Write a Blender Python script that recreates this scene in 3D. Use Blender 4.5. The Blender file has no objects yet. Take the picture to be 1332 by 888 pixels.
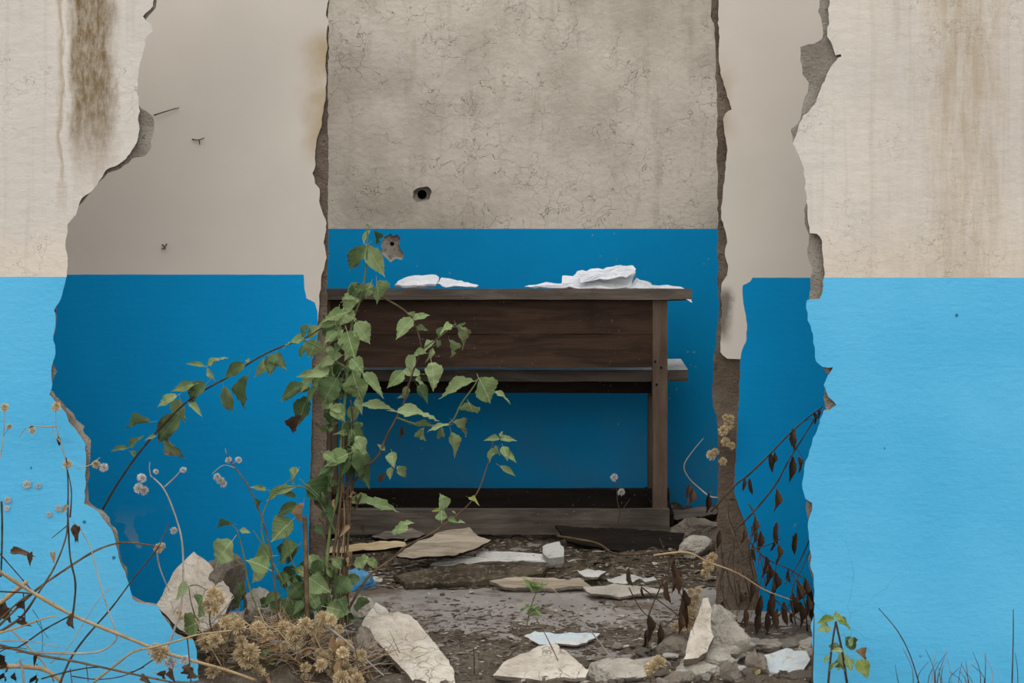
import bpy, bmesh, math, random
from mathutils import Vector, Matrix, noise
from mathutils.geometry import tessellate_polygon
random.seed(11)
C = bpy.context.scene.collection
S = bpy.context.scene

# ------------------------------------------------------------------ camera, sky, light, exposure
F = 2340.0; CX = 666.0; HY = 120.0; EYE = 1.5; CAMD = 4.5     # focal length in pixels of the 1332 x 888 frame
cam_data = bpy.data.cameras.new('camera'); cam = bpy.data.objects.new('camera', cam_data); C.objects.link(cam)
cam.location = (0, -CAMD, EYE); cam.rotation_euler = (math.pi/2, 0, 0)
cam_data.sensor_width = 36; cam_data.lens = 36*F/1332; cam_data.shift_y = -(444-HY)/1332; cam_data.clip_start = .05
S.camera = cam
w = bpy.data.worlds.new('overcast_sky'); S.world = w; w.use_nodes = True
bg = w.node_tree.nodes['Background']; bg.inputs[0].default_value = (.93, .96, 1.0, 1)
wt = w.node_tree; wc = wt.nodes.new('ShaderNodeTexCoord'); wx = wt.nodes.new('ShaderNodeSeparateXYZ'); wm_ = wt.nodes.new('ShaderNodeMath')
wt.links.new(wc.outputs['Generated'], wx.inputs[0]); wt.links.new(wx.outputs[2], wm_.inputs[0])      # standard overcast sky: the zenith three times as bright as the horizon
wm_.operation = 'MULTIPLY_ADD'; wm_.inputs[1].default_value = 1.3; wm_.inputs[2].default_value = .65; wt.links.new(wm_.outputs[0], bg.inputs[1])
sun_d = bpy.data.lights.new('sun', 'SUN'); sun_d.energy = .7; sun_d.angle = math.radians(70); sun_d.color = (1, .95, .87)
sun = bpy.data.objects.new('sun', sun_d); C.objects.link(sun); sun.rotation_euler = (math.radians(48), 0, math.radians(-14))
S.view_settings.view_transform = 'Standard'; S.view_settings.look = 'None'
S.view_settings.exposure = 0.11; S.view_settings.gamma = 1; S.view_settings.use_curve_mapping = False

def P(px, py, Y):
    d = (Y+CAMD)/F
    return Vector(((px-CX)*d, Y, EYE-(py-HY)*d))
def ppm(Y): return F/(Y+CAMD)          # pixels per metre at depth Y
def lin(r, g, b):
    f = lambda c: (c/255/12.92) if c/255 <= .04045 else ((c/255+.055)/1.055)**2.4
    return (f(r), f(g), f(b), 1)
def fbm(v, o=4): return noise.fractal(v, 1.0, 2.0, o)

# ------------------------------------------------------------------ node materials
class NM:
    def __init__(s, name, rough=.9):
        s.m = bpy.data.materials.new(name); s.m.use_nodes = True; s.t = s.m.node_tree
        s.b = s.t.nodes['Principled BSDF']; s.b.inputs['Roughness'].default_value = rough
        s.b.inputs['Specular IOR Level'].default_value = .12
        tc = s.t.nodes.new('ShaderNodeTexCoord'); s.obj = tc.outputs['Object']
        g = s.t.nodes.new('ShaderNodeNewGeometry'); s.pos = g.outputs['Position']
    def put(s, sock, v):
        if isinstance(v, bpy.types.NodeSocket): s.t.links.new(v, sock)
        elif v is not None: sock.default_value = v
    def math(s, op, a, b=0.0, c=None, clamp=False):
        n = s.t.nodes.new('ShaderNodeMath'); n.operation = op; n.use_clamp = clamp
        s.put(n.inputs[0], a); s.put(n.inputs[1], b)
        if c is not None: s.put(n.inputs[2], c)
        return n.outputs[0]
    def xyz(s, v):
        n = s.t.nodes.new('ShaderNodeSeparateXYZ'); s.put(n.inputs[0], v); return n.outputs
    def mapping(s, v, scale=(1, 1, 1), loc=(0, 0, 0)):
        n = s.t.nodes.new('ShaderNodeMapping'); s.put(n.inputs[0], v)
        n.inputs['Scale'].default_value = scale; n.inputs['Location'].default_value = loc; return n.outputs[0]
    def noise(s, v, scale=5, detail=4, rough=.55, dist=0):
        n = s.t.nodes.new('ShaderNodeTexNoise'); s.put(n.inputs['Vector'], v)
        n.inputs['Scale'].default_value = scale; n.inputs['Detail'].default_value = detail
        n.inputs['Roughness'].default_value = rough; n.inputs['Distortion'].default_value = dist
        return n.outputs['Fac']
    def warp(s, v, scale, amt):
        n = s.t.nodes.new('ShaderNodeTexNoise'); s.put(n.inputs['Vector'], v); n.inputs['Scale'].default_value = scale; n.inputs['Detail'].default_value = 4
        a = s.t.nodes.new('ShaderNodeVectorMath'); a.operation = 'SUBTRACT'; s.put(a.inputs[0], n.outputs['Color']); a.inputs[1].default_value = (.5, .5, .5)
        b = s.t.nodes.new('ShaderNodeVectorMath'); b.operation = 'SCALE'; s.put(b.inputs[0], a.outputs[0]); b.inputs['Scale'].default_value = amt
        c = s.t.nodes.new('ShaderNodeVectorMath'); c.operation = 'ADD'; s.put(c.inputs[0], v); s.put(c.inputs[1], b.outputs[0]); return c.outputs[0]
    def voro(s, v, scale, feature='F1'):
        n = s.t.nodes.new('ShaderNodeTexVoronoi'); n.feature = feature; s.put(n.inputs['Vector'], v); n.inputs['Scale'].default_value = scale
        return n.outputs['Distance']
    def mr(s, v, a, b, c=0.0, d=1.0):
        n = s.t.nodes.new('ShaderNodeMapRange'); n.interpolation_type = 'SMOOTHSTEP'; s.put(n.inputs[0], v)
        for i, x in zip((1, 2, 3, 4), (a, b, c, d)): n.inputs[i].default_value = x
        return n.outputs[0]
    def mix(s, f, a, b, mode='MIX'):
        n = s.t.nodes.new('ShaderNodeMix'); n.data_type = 'RGBA'; n.blend_type = mode
        s.put(n.inputs[0], f); s.put(n.inputs[6], a); s.put(n.inputs[7], b); return n.outputs[2]
    def mul(s, *a):
        r = a[0]
        for x in a[1:]: r = s.math('MULTIPLY', r, x)
        return r
    def rand(s):
        n = s.t.nodes.new('ShaderNodeObjectInfo'); return n.outputs['Random']
    def bump(s, h, strength=.3, dist=.01):
        n = s.t.nodes.new('ShaderNodeBump'); n.inputs['Strength'].default_value = strength; n.inputs['Distance'].default_value = dist
        s.put(n.inputs['Height'], h); s.t.links.new(n.outputs[0], s.b.inputs['Normal'])
    def out(s, col): s.put(s.b.inputs['Base Color'], col); return s.m

def cracks(k, v, scale, width, warp_amt=.06, mask=(.45, .6), mscale=4):
    d = k.voro(k.warp(v, scale*.7, warp_amt), scale, 'DISTANCE_TO_EDGE')
    c = k.mr(d, 0, width, 1, 0)
    return k.mul(c, k.mr(k.noise(v, mscale, 3), mask[0], mask[1]))

def m_cream_outer():
    k = NM('weathered_cream_paint'); p = k.obj; x, y, z = k.xyz(p)
    base = k.mix(k.mr(k.noise(p, 3, 5), .35, .7), lin(208, 199, 188), lin(222, 212, 198))
    st = k.noise(k.mapping(p, (26, 1, 1.2)), 1.6, 4)
    base = k.mix(k.mul(k.mr(st, .5, .75), .35), base, lin(176, 164, 148))
    # pinkish warm lower band
    base = k.mix(k.mr(z, 1.2, 1.04, 0, .35), base, lin(216, 196, 170))
    # brown run-off stain, left of the hole
    wob = k.mul(k.math('SUBTRACT', k.noise(k.mapping(p, (8, 1, 3)), 3, 4), .5), .07)
    xx = k.math('ADD', x, wob)
    band = k.mul(k.mr(xx, -1.115, -1.085), k.mr(xx, -1.02, -.975, 1, 0), k.mr(z, 1.2, 1.5))
    grain = k.mr(k.noise(k.mapping(p, (30, 1, 9)), 2.6, 7, .75), .25, .68, .42, 1)
    base = k.mix(k.mul(band, grain, 1.0), base, lin(118, 96, 60))
    thin = k.mul(k.mr(xx, -1.145, -1.13), k.mr(xx, -1.126, -1.118, 1, 0), k.mr(z, 1.15, 1.35))
    base = k.mix(k.mul(thin, grain, .6), base, lin(150, 125, 84))
    # tan run-off on the right
    band2 = k.mul(k.mr(xx, 1.0, 1.1), k.mr(xx, 1.16, 1.27, 1, 0), k.mr(z, .98, 1.6, .55, 1))
    st2 = k.mr(k.noise(k.mapping(p, (22, 1, 3.0), (3, 0, 0)), 1.8, 7, .75), .25, .72)
    base = k.mix(k.mul(band2, st2, .62), base, lin(166, 142, 104))
    band3 = k.mr(xx, .75, .95, 0, .4)
    base = k.mix(k.mul(band3, st2, .5), base, lin(176, 155, 124))
    cr = cracks(k, p, 19, .018, .22, (.48, .6), 5)
    base = k.mix(k.mul(cr, .5), base, lin(130, 116, 100))
    sp = k.mul(k.mr(k.voro(k.warp(p, 30, .02), 17), .0, .09, 1, 0), k.mr(k.noise(p, 6, 2), .55, .62))
    base = k.mix(k.mul(sp, .6), base, lin(110, 95, 80))
    h = k.math('ADD', k.noise(p, 45, 5, .6), k.mul(k.noise(k.mapping(p, (1, 1, 3)), 12, 4), .8))
    h = k.math('SUBTRACT', h, k.mul(cr, 1.0)); k.bump(h, .35, .006)
    return k.out(base)
def m_blue_outer():
    k = NM('faded_sky_blue_paint', .75); p = k.obj
    base = k.mix(k.mr(k.noise(p, 2.5, 5), .3, .7), lin(84, 180, 223), lin(98, 190, 230))
    br = k.noise(k.warp(k.mapping(p, (4, 1, 22)), 1.2, .6), 3.0, 5, .65)
    base = k.mix(k.mr(br, .6, .8, 0, .12), base, lin(128, 200, 228))
    base = k.mix(k.mr(br, .4, .2, 0, .12), base, lin(58, 146, 190))
    sp = k.mul(k.mr(k.voro(k.warp(p, 20, .03), 10), .025, .06, 1, 0), k.mr(k.noise(p, 5, 2), .42, .48))
    base = k.mix(k.mul(sp, .85), base, lin(20, 84, 110))
    fl = k.mr(k.noise(k.warp(p, 9, .08), 7, 4, .6), .72, .74)
    base = k.mix(k.mul(fl, .6), base, lin(150, 208, 230))
    cr = cracks(k, p, 3.5, .003, .25, (.58, .62), 2)
    base = k.mix(k.mul(cr, .5), base, lin(40, 120, 160))
    k.bump(k.math('ADD', k.mul(br, .7), k.noise(p, 60, 4)), .3, .005)
    return k.out(base)
def m_cream_middle():
    k = NM('smooth_grey_cream_paint'); p = k.obj; x, y, z = k.xyz(p)
    base = k.mix(k.mr(k.noise(p, 1.6, 4), .3, .7), lin(203, 193, 181), lin(215, 205, 192))
    wob = k.mul(k.math('SUBTRACT', k.noise(p, 9, 4), .5), .1); xx = k.math('ADD', x, wob); zz = k.math('ADD', z, wob)
    s1 = k.mul(k.mr(xx, -.63, -.55), k.mr(xx, -.44, -.40, 1, 0), k.mr(zz, 1.27, 1.38), k.mr(zz, 1.62, 1.7, 1, 0))
    s2 = k.mul(k.mr(x, .56, .575), k.mr(xx, .60, .66, 1, 0), k.mr(zz, 1.32, 1.42), k.mr(zz, 1.52, 1.64, 1, 0))
    base = k.mix(k.mul(k.math('MAXIMUM', s1, k.mul(s2, .7)), k.mr(k.noise(p, 8, 5), .2, .6), .7), base, lin(168, 142, 96))
    # grimy smudge beside the jamb
    s3 = k.mul(k.mr(x, .57, .6), k.mr(xx, .615, .65, 1, 0), k.mr(zz, .76, .83), k.mr(zz, .9, .95, 1, 0))
    base = k.mix(k.mul(s3, .8), base, lin(82, 74, 64))
    sp = k.mul(k.mr(k.voro(k.warp(p, 12, .05), 9), .02, .045, 1, 0), k.mr(k.noise(p, 3, 2), .56, .6))
    base = k.mix(k.mul(sp, .8), base, lin(92, 82, 70))
    k.bump(k.noise(p, 30, 5), .12, .004)
    return k.out(base)
def m_blue_middle():
    k = NM('deep_blue_paint', .7); p = k.obj; x, y, z = k.xyz(p)
    base = k.mix(k.mr(k.noise(p, 2, 4), .3, .7), lin(0, 137, 194), lin(0, 144, 203))
    sp = k.mul(k.mr(k.voro(k.warp(p, 12, .05), 10), .015, .04, 1, 0), k.mr(k.noise(p, 3, 2), .52, .56))
    base = k.mix(k.mul(sp, .8), base, lin(60, 110, 130))
    fl = k.mul(k.mr(k.noise(k.warp(p, 8, .08), 9, 4), .64, .66), k.mr(z, .32, .1, 0, 1))
    base = k.mix(k.mul(fl, .8), base, lin(150, 165, 165))
    k.bump(k.math('ADD', k.noise(k.mapping(p, (1, 1, 8)), 9, 4), k.noise(p, 50, 3)), .15, .004)
    return k.out(base)
def m_cream_back():
    k = NM('crazed_cream_plaster'); p = k.obj; x, y, z = k.xyz(p)
    base = k.mix(k.mr(k.noise(p, 2.2, 6, .6), .32, .68), lin(170, 159, 144), lin(208, 197, 182))
    base = k.mix(k.mul(k.mr(k.noise(k.mapping(p, (9, 1, 1.5)), 2, 4), .5, .75), .4), base, lin(150, 138, 118))
    c1 = cracks(k, p, 15, .02, .18, (.42, .62), 6)
    c2 = cracks(k, k.mapping(p, (1, 1, 1), (3, 2, 1)), 34, .035, .08, (.52, .66), 8)
    cr = k.math('MAXIMUM', c1, k.mul(c2, .8))
    base = k.mix(k.mul(cr, .72), base, lin(104, 93, 78))
    h = k.math('ADD', k.mul(k.noise(p, 9, 5, .6), 1.2), k.noise(p, 45, 4))
    k.bump(k.math('SUBTRACT', h, k.mul(cr, .6)), .4, .008)
    return k.out(base)
def m_blue_back():
    k = NM('dusty_deep_blue_paint', .75); p = k.obj; x, y, z = k.xyz(p)
    base = k.mix(k.mr(k.noise(p, 2, 4), .3, .7), lin(0, 134, 188), lin(0, 142, 198))
    wob = k.mul(k.math('SUBTRACT', k.noise(p, 5, 5), .5), .5); zz = k.math('ADD', z, wob)
    dirt = k.mul(k.mr(zz, .55, .1), k.mr(k.noise(p, 3.5, 5), .3, .65))
    base = k.mix(k.mul(dirt, .22), base, lin(92, 100, 104))
    sp = k.mul(k.mr(k.voro(k.warp(p, 25, .02), 26), .05, .12, 1, 0), k.mr(k.noise(p, 4, 2), .5, .56))
    base = k.mix(k.mul(sp, .55), base, lin(150, 160, 160))
    k.bump(k.math('ADD', k.noise(p, 6, 3), k.mul(k.noise(p, 40, 4), .6)), .2, .006)
    return k.out(base)
def m_rough(name, a, b, c=None, scale=8, bump=.6, rough=.95, dist=.012):
    k = NM(name, rough); p = k.obj
    base = k.mix(k.mr(k.noise(p, scale, 6, .65), .32, .68), a, b)
    if c: base = k.mix(k.mr(k.noise(p, scale*4, 5, .7), .55, .7), base, c)
    r = k.rand()
    base = k.mix(k.mr(r, 0, 1, 0, .18), base, (.03, .026, .02, 1))
    k.bump(k.math('ADD', k.noise(p, scale*3, 6, .7), k.mul(k.noise(p, scale*12, 4, .7), .5)), bump, dist)
    return k.out(base)
def m_wood(name, a, b, c, axis=0, rough=.85):
    k = NM(name, rough); p = k.obj
    sc = [16, 16, 16]; sc[axis] = 2.2
    g = k.noise(k.warp(k.mapping(p, sc), .35, 1.6), 1.5, 6, .65, .6)
    base = k.mix(k.mr(g, .3, .7), a, b)
    fine = [90, 90, 90]; fine[axis] = 2.5
    g2 = k.noise(k.mapping(p, fine), 1.5, 4, .6)
    base = k.mix(k.mr(g2, .55, .75, 0, .5), base, c)
    base = k.mix(k.mr(k.noise(p, 3, 4), .5, .75, 0, .6), base, c)
    base = k.mix(k.mul(k.mr(k.noise(p, 90, 3, .7), .64, .7), k.mr(k.noise(p, 6, 3), .45, .6), .5), base, lin(150, 142, 132))
    k.bump(k.math('ADD', g, g2), .4, .004)
    return k.out(base)
def m_floor():
    k = NM('dusty_concrete', .9); p = k.obj
    base = k.mix(k.mr(k.noise(p, 5, 6, .65), .3, .7), lin(124, 117, 110), lin(150, 142, 134))
    base = k.mix(k.mr(k.noise(k.warp(p, 3, .2), 4, 6, .7), .5, .62), base, lin(100, 87, 74))
    sp = k.mr(k.noise(p, 60, 4, .7), .6, .68); base = k.mix(k.mul(sp, .7), base, lin(64, 54, 44))
    k.bump(k.noise(p, 22, 6, .7), .5, .01)
    return k.out(base)
def m_leaf(name, a, b, tipc=None, vein=None, trans=.25):
    k = NM(name, .6); x, y, z = k.xyz(k.obj); ax = k.math('ABSOLUTE', x)
    r = k.rand()
    base = k.mix(r, a, b)
    base = k.mix(k.mr(k.noise(k.pos, 60, 4), .35, .7, 0, .35), base, a)
    if tipc is not None:
        e = k.math('ADD', k.math('ADD', k.mul(ax, .9), k.mul(y, .55)), k.mul(k.math('SUBTRACT', k.noise(k.pos, 55, 3), .5), .7))
        e = k.math('ADD', e, k.mul(k.math('SUBTRACT', r, .5), .5))
        base = k.mix(k.mr(e, .62, .85), base, tipc)
    if vein is not None:
        mid = k.mr(ax, .012, .03, 1, 0)
        ph = k.math('FRACT', k.mul(k.math('SUBTRACT', y, k.mul(ax, .9)), 7.0))
        lat = k.mr(k.math('ABSOLUTE', k.math('SUBTRACT', ph, .5)), .03, .1, 1, 0)
        base = k.mix(k.math('MAXIMUM', k.mul(mid, .6), k.mul(lat, .3)), base, vein)
        k.bump(k.math('MAXIMUM', mid, lat), .4, .004)
    k.out(base)
    tr = k.t.nodes.new('ShaderNodeBsdfTranslucent'); k.put(tr.inputs[0], base)
    ms = k.t.nodes.new('ShaderNodeMixShader'); ms.inputs[0].default_value = trans
    o = [n for n in k.t.nodes if n.type == 'OUTPUT_MATERIAL'][0]
    k.t.links.new(k.b.outputs[0], ms.inputs[1]); k.t.links.new(tr.outputs[0], ms.inputs[2]); k.t.links.new(ms.outputs[0], o.inputs[0])
    return k.m
def m_shard():
    k = NM('cream_plaster_face'); p = k.obj
    base = k.mix(k.mr(k.noise(p, 14, 6, .65), .3, .7), lin(168, 156, 140), lin(204, 194, 179))
    base = k.mix(k.mr(k.noise(k.warp(k.mapping(p, (14, 30, 6)), 1, .6), 2, 6, .7), .52, .72, 0, .65), base, lin(128, 112, 92))
    cr = cracks(k, p, 16, .02, .1, (.45, .6), 9); base = k.mix(k.mul(cr, .6), base, lin(110, 96, 80))
    sp = k.mr(k.noise(p, 110, 4, .7), .6, .7); base = k.mix(k.mul(sp, .5), base, lin(120, 106, 90))
    k.bump(k.math('SUBTRACT', k.math('ADD', k.noise(p, 30, 6, .65), k.mul(k.noise(p, 120, 4), .4)), cr), .7, .008)
    return k.out(base)
M = {
 'cream': m_cream_outer(), 'blue': m_blue_outer(), 'creamM': m_cream_middle(), 'blueM': m_blue_middle(),
 'creamB': m_cream_back(), 'blueB': m_blue_back(), 'floor': m_floor(),
 'mortar': m_rough('broken_grey_mortar', lin(156, 146, 132), lin(192, 182, 168), lin(124, 114, 101), 14, .9),
 'edge': m_rough('tan_plaster_edge', lin(150, 128, 102), lin(196, 178, 152), lin(120, 100, 80), 30, .8),
 'jamb': m_rough('brown_earthy_masonry', lin(108, 93, 79), lin(146, 130, 114), lin(82, 68, 55), 9, .9),
 'dirt': m_rough('brown_rubble_dirt', lin(98, 85, 71), lin(142, 128, 112), lin(168, 156, 140), 11, 1, .95, .02),
 'debris': m_rough('dark_rotten_debris', lin(76, 65, 52), lin(126, 112, 92), lin(176, 166, 150), 13, 1, .95, .02),
 'rock': m_rough('grey_rubble', lin(176, 166, 151), lin(212, 203, 188), lin(140, 130, 116), 12, .9),
 'rockd': m_rough('brown_grey_rubble', lin(122, 111, 98), lin(164, 152, 137), lin(92, 81, 69), 12, .9),
 'shard': m_shard(),
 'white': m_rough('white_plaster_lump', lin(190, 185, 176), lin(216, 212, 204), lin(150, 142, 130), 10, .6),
 'paper': m_rough('white_crumpled_sheet', lin(206, 207, 210), lin(226, 227, 229), None, 10, .3),
 'wood': m_wood('dark_stained_wood', lin(54, 42, 34), lin(80, 62, 50), lin(36, 28, 23)),
 'woodgrey': m_wood('dusty_grey_wood', lin(84, 75, 67), lin(122, 112, 101), lin(54, 46, 38)),
 'woodblack_boreshade': m_wood('blackened_wood', lin(26, 21, 17), lin(40, 33, 27), lin(18, 15, 12)),
 'woodleg': m_wood('brown_wood_leg', lin(94, 77, 65), lin(120, 102, 87), lin(64, 51, 42), 2),
 'woodpale': m_wood('pale_split_wood', lin(160, 136, 100), lin(196, 176, 142), lin(108, 88, 64)),
 'woodbleach': m_wood('bleached_board', lin(122, 108, 89), lin(172, 158, 137), lin(78, 65, 51)),
 'bag': m_rough('crumpled_blue_plastic', lin(70, 150, 200), lin(130, 190, 225), lin(30, 90, 140), 20, .6, .5),
 'blueflake': m_rough('pale_blue_flake', lin(190, 203, 208), lin(216, 215, 209), lin(190, 184, 172), 7, .5),
 'leaf': m_leaf('green_leaf', lin(116, 136, 84), lin(158, 173, 122), None, lin(190, 200, 160)),
 'leafdark': m_leaf('dark_green_leaf', lin(70, 90, 54), lin(104, 124, 82), lin(80, 78, 52), lin(128, 146, 104)),
 'leafbrown': m_leaf('browning_leaf', lin(112, 132, 86), lin(136, 146, 102), lin(112, 88, 70), lin(160, 168, 130)),
 'leafdead': m_leaf('dead_brown_leaf', lin(66, 52, 42), lin(108, 85, 66), None, None, .1),
 'leafyellow': m_leaf('yellowing_leaf', lin(120, 140, 66), lin(150, 156, 84), lin(196, 160, 116), lin(170, 180, 120)),
 'leaftan': m_leaf('dry_tan_leaf', lin(140, 112, 82), lin(176, 148, 112), None, None, .2),
 'stemgreen': m_rough('green_stem', lin(92, 108, 66), lin(122, 130, 86), None, 20, .3),
 'stembrown': m_rough('brown_woody_stem', lin(92, 74, 56), lin(132, 110, 84), lin(66, 52, 40), 25, .6),
 'stemdark': m_rough('dark_dry_stem', lin(66, 54, 44), lin(98, 82, 66), None, 25, .5),
 'stemtan': m_rough('straw_dry_stem', lin(168, 140, 104), lin(200, 174, 136), lin(124, 100, 72), 25, .5),
 'stempale': m_rough('pale_grey_dry_stem', lin(160, 150, 136), lin(190, 180, 164), lin(124, 110, 94), 25, .5),
 'puff': m_rough('tan_seed_fluff', lin(204, 180, 138), lin(228, 208, 170), None, 30, .2),
 'puffpale': m_rough('pale_seed_fluff', lin(200, 196, 190), lin(226, 222, 214), None, 30, .2),
}

# ------------------------------------------------------------------ mesh helpers
class MB:
    def __init__(s): s.v = []; s.f = []; s.mi = []; s.mats = []
    def m(s, mat):
        if mat not in s.mats: s.mats.append(mat)
        return s.mats.index(mat)
    def add(s, vs, fs, mat):
        o = len(s.v); s.v += [Vector(v) for v in vs]; i = s.m(mat)
        for f in fs: s.f.append([o+a for a in f]); s.mi.append(i)
    def box(s, a, b, mat, jit=0):
        vs = [Vector((x, y, z)) for x in (a[0], b[0]) for y in (a[1], b[1]) for z in (a[2], b[2])]
        if jit: vs = [v+Vector([random.uniform(-jit, jit) for _ in range(3)]) for v in vs]
        s.add(vs, [(0, 1, 3, 2), (4, 6, 7, 5), (0, 4, 5, 1), (2, 3, 7, 6), (0, 2, 6, 4), (1, 5, 7, 3)], mat)
    def mesh(s, name, origin=Vector()):
        me = bpy.data.meshes.new(name); me.from_pydata([v-origin for v in s.v], [], s.f)
        for k in s.mats: me.materials.append(M[k])
        me.polygons.foreach_set('material_index', s.mi); me.update(); return me
    def build(s, name, parent=None, origin=None, smooth=False, fixn=True):
        if origin is None: origin = parent.location.copy() if parent else Vector()
        me = s.mesh(name, origin)
        if fixn:
            bm = bmesh.new(); bm.from_mesh(me); bmesh.ops.recalc_face_normals(bm, faces=bm.faces); bm.to_mesh(me); bm.free()
        if smooth: me.polygons.foreach_set('use_smooth', [True]*len(me.polygons))
        o = bpy.data.objects.new(name, me); C.objects.link(o)
        if parent: o.parent = parent
        else: o.location = origin
        return o
def tag(o, label=None, cat=None, group=None, kind=None):
    for k, v in (('label', label), ('category', cat), ('group', group), ('kind', kind)):
        if v: o[k] = v
    return o
def empty(name, loc, label, cat, group=None):
    o = bpy.data.objects.new(name, None); C.objects.link(o); o.location = loc; o.empty_display_size = .05
    return tag(o, label, cat, group)
def dens(pts, step):
    out = []
    for a, b in zip(pts, pts[1:]):
        n = max(1, int(round((b-a).length/step)))
        for i in range(n): out.append(a.lerp(b, i/n))
    return out+[pts[-1]]
def rough(pts, step, amp, freq=30, seed=0):       # break a line up in the X-Z plane, its ends kept
    d = dens(pts, step); n = len(d)
    for i, p in enumerate(d):
        if i in (0, n-1): continue
        q = Vector((p.x*freq+seed, p.y*freq, p.z*freq))
        p.x += amp*fbm(q); p.z += amp*fbm(q+Vector((31, 7, 3)))*.7
    return d
def poly(mb, pts, mat, holes=()):
    loops = [pts]+list(holes); tris = tessellate_polygon(loops); allv = [v for l in loops for v in l]
    mb.add(allv, [tuple(t) for t in tris], mat)
def skirt(mb, rings, mat):                         # a strip between successive open polylines
    n = len(rings[0]); vs = [v for r in rings for v in r]
    fs = [(k*n+i, k*n+i+1, (k+1)*n+i+1, (k+1)*n+i) for k in range(len(rings)-1) for i in range(n-1)]
    mb.add(vs, fs, mat)
def tube(mb, pts, r0, r1, mat, sides=6, wob=0):
    n = len(pts); rings = []
    for i, p in enumerate(pts):
        t = (pts[min(i+1, n-1)]-pts[max(i-1, 0)]).normalized()
        a = t.cross(Vector((0, 1, .13))).normalized(); b = t.cross(a)
        r = r0+(r1-r0)*i/(n-1); r *= 1+wob*random.uniform(-1, 1)
        rings.append([p+(a*math.cos(2*math.pi*k/sides)+b*math.sin(2*math.pi*k/sides))*r for k in range(sides)])
    vs = [v for r in rings for v in r]; fs = []
    for i in range(n-1):
        for k in range(sides):
            k2 = (k+1) % sides; fs.append((i*sides+k, i*sides+k2, (i+1)*sides+k2, (i+1)*sides+k))
    fs.append(tuple(range(sides))[::-1]); fs.append(tuple((n-1)*sides+k for k in range(sides)))
    mb.add(vs, fs, mat)
def curve(pts, seg=5):
    out = []
    for i in range(len(pts)-1):
        p0 = pts[max(i-1, 0)]; p1 = pts[i]; p2 = pts[i+1]; p3 = pts[min(i+2, len(pts)-1)]
        for k in range(seg):
            t = k/seg
            out.append(.5*((2*p1)+(p2-p0)*t+(2*p0-5*p1+4*p2-p3)*t*t+(3*p1-p0-3*p2+p3)*t**3))
    return out+[pts[-1]]

LATE = []
# ------------------------------------------------------------------ the setting: three walls one behind the other
YF, YM, YB = 0.0, 0.70, 1.98
def px(pts, Y): return [P(a, b, Y) for a, b in pts]
FAR = 1750                                         # pixels out from the centre where the front wall ends
def split(pts, y):                                 # cut a pixel polyline that runs downwards at height y
    for i in range(len(pts)-1):
        a, b = pts[i], pts[i+1]
        if a[1] < y <= b[1]:
            t = (y-a[1])/(b[1]-a[1]); c = (a[0]+(b[0]-a[0])*t, y)
            return pts[:i+1]+[c], [c]+pts[i+1:]
LP = [(207,-192),(209,-120),(205,-60),(203,-5),(199,8),(186,22),(195,32),(197,40),(190,52),(187,65),(181,85),(179,110),(180,127),(181,150),(180,180),(170,200),(155,214),(137,221),(132,231),(120,248),(108,257),(105,263),(98,280),(88,292),(88,300),(85,318),(88,335),(87,358),(83,375),(77,393),(71,403),(72,420),(69,437),(71,460),(68,470),(66,490),(69,500),(65,512),(70,522),(80,531),(85,537),(95,555),(105,567),(111,577),(112,600),(110,655),(127,664),(138,680),(146,690),(150,705),(158,735),(168,760),(172,778),(178,783),(195,786),(204,788),(218,810),(232,828),(253,833),(256,850),(258,888),(258,901)]
LC = [(210,-192),(211,-120),(207,-60),(205,-10),(202,10),(190,25),(184,50),(176,85),(174,125),(184,142),(199,152),(200,175),(197,192),(188,203),(172,207),(158,219),(140,226),(124,242),(112,256),(98,274),(86,291),(82,302),(84,320),(82,360),(76,390),(74,405),(74,425),(68,440),(69,470),(73,482),(68,497),(64,512),(78,519),(88,533),(99,550),(111,564),(117,572),(117,600),(114,650),(124,662),(142,674),(148,688),(152,692),(154,706),(158,730),(166,738),(166,750),(166,765),(172,780),(190,788),(204,792),(215,815),(230,838),(250,842),(255,901)]
RP = [(1083,-192),(1078,-120),(1080,-60),(1079,-5),(1077,30),(1076,48),(1084,60),(1088,72),(1094,71),(1095,74),(1091,76),(1080,86),(1072,105),(1065,120),(1058,138),(1046,150),(1040,160),(1037,172),(1031,187),(1040,203),(1045,220),(1048,245),(1050,262),(1051,290),(1053,303),(1063,305),(1069,313),(1071,340),(1072,360),(1070,378),(1065,388),(1050,391),(1050,412),(1054,420),(1057,435),(1060,455),(1061,470),(1070,477),(1083,477),(1076,488),(1072,500),(1078,515),(1088,527),(1078,533),(1071,535),(1062,560),(1055,580),(1048,600),(1045,620),(1043,635),(1048,648),(1056,653),(1055,664),(1050,680),(1053,705),(1055,725),(1054,735),(1058,750),(1060,780),(1058,800),(1055,815),(1056,835),(1058,860),(1058,901)]
RC = [(1070,-192),(1068,-120),(1066,-60),(1065,15),(1069,35),(1071,50),(1058,57),(1041,60),(1040,78),(1046,97),(1053,108),(1050,122),(1043,138),(1043,150),(1034,165),(1028,170),(1030,187),(1044,205),(1050,225),(1053,250),(1047,268),(1046,285),(1052,306),(1050,330),(1056,355),(1055,375),(1052,387),(1055,395),(1054,412),(1060,430),(1065,455),(1066,470),(1071,480),(1079,487),(1076,500),(1072,505),(1074,523),(1075,536),(1070,560),(1062,585),(1056,600),(1050,620),(1048,640),(1049,655),(1049,672),(1056,690),(1058,710),(1052,726),(1054,743),(1062,760),(1062,800),(1055,812),(1060,901)]
WALLH = 2.15; XF = P(CX+FAR, 0, YF).x
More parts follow.
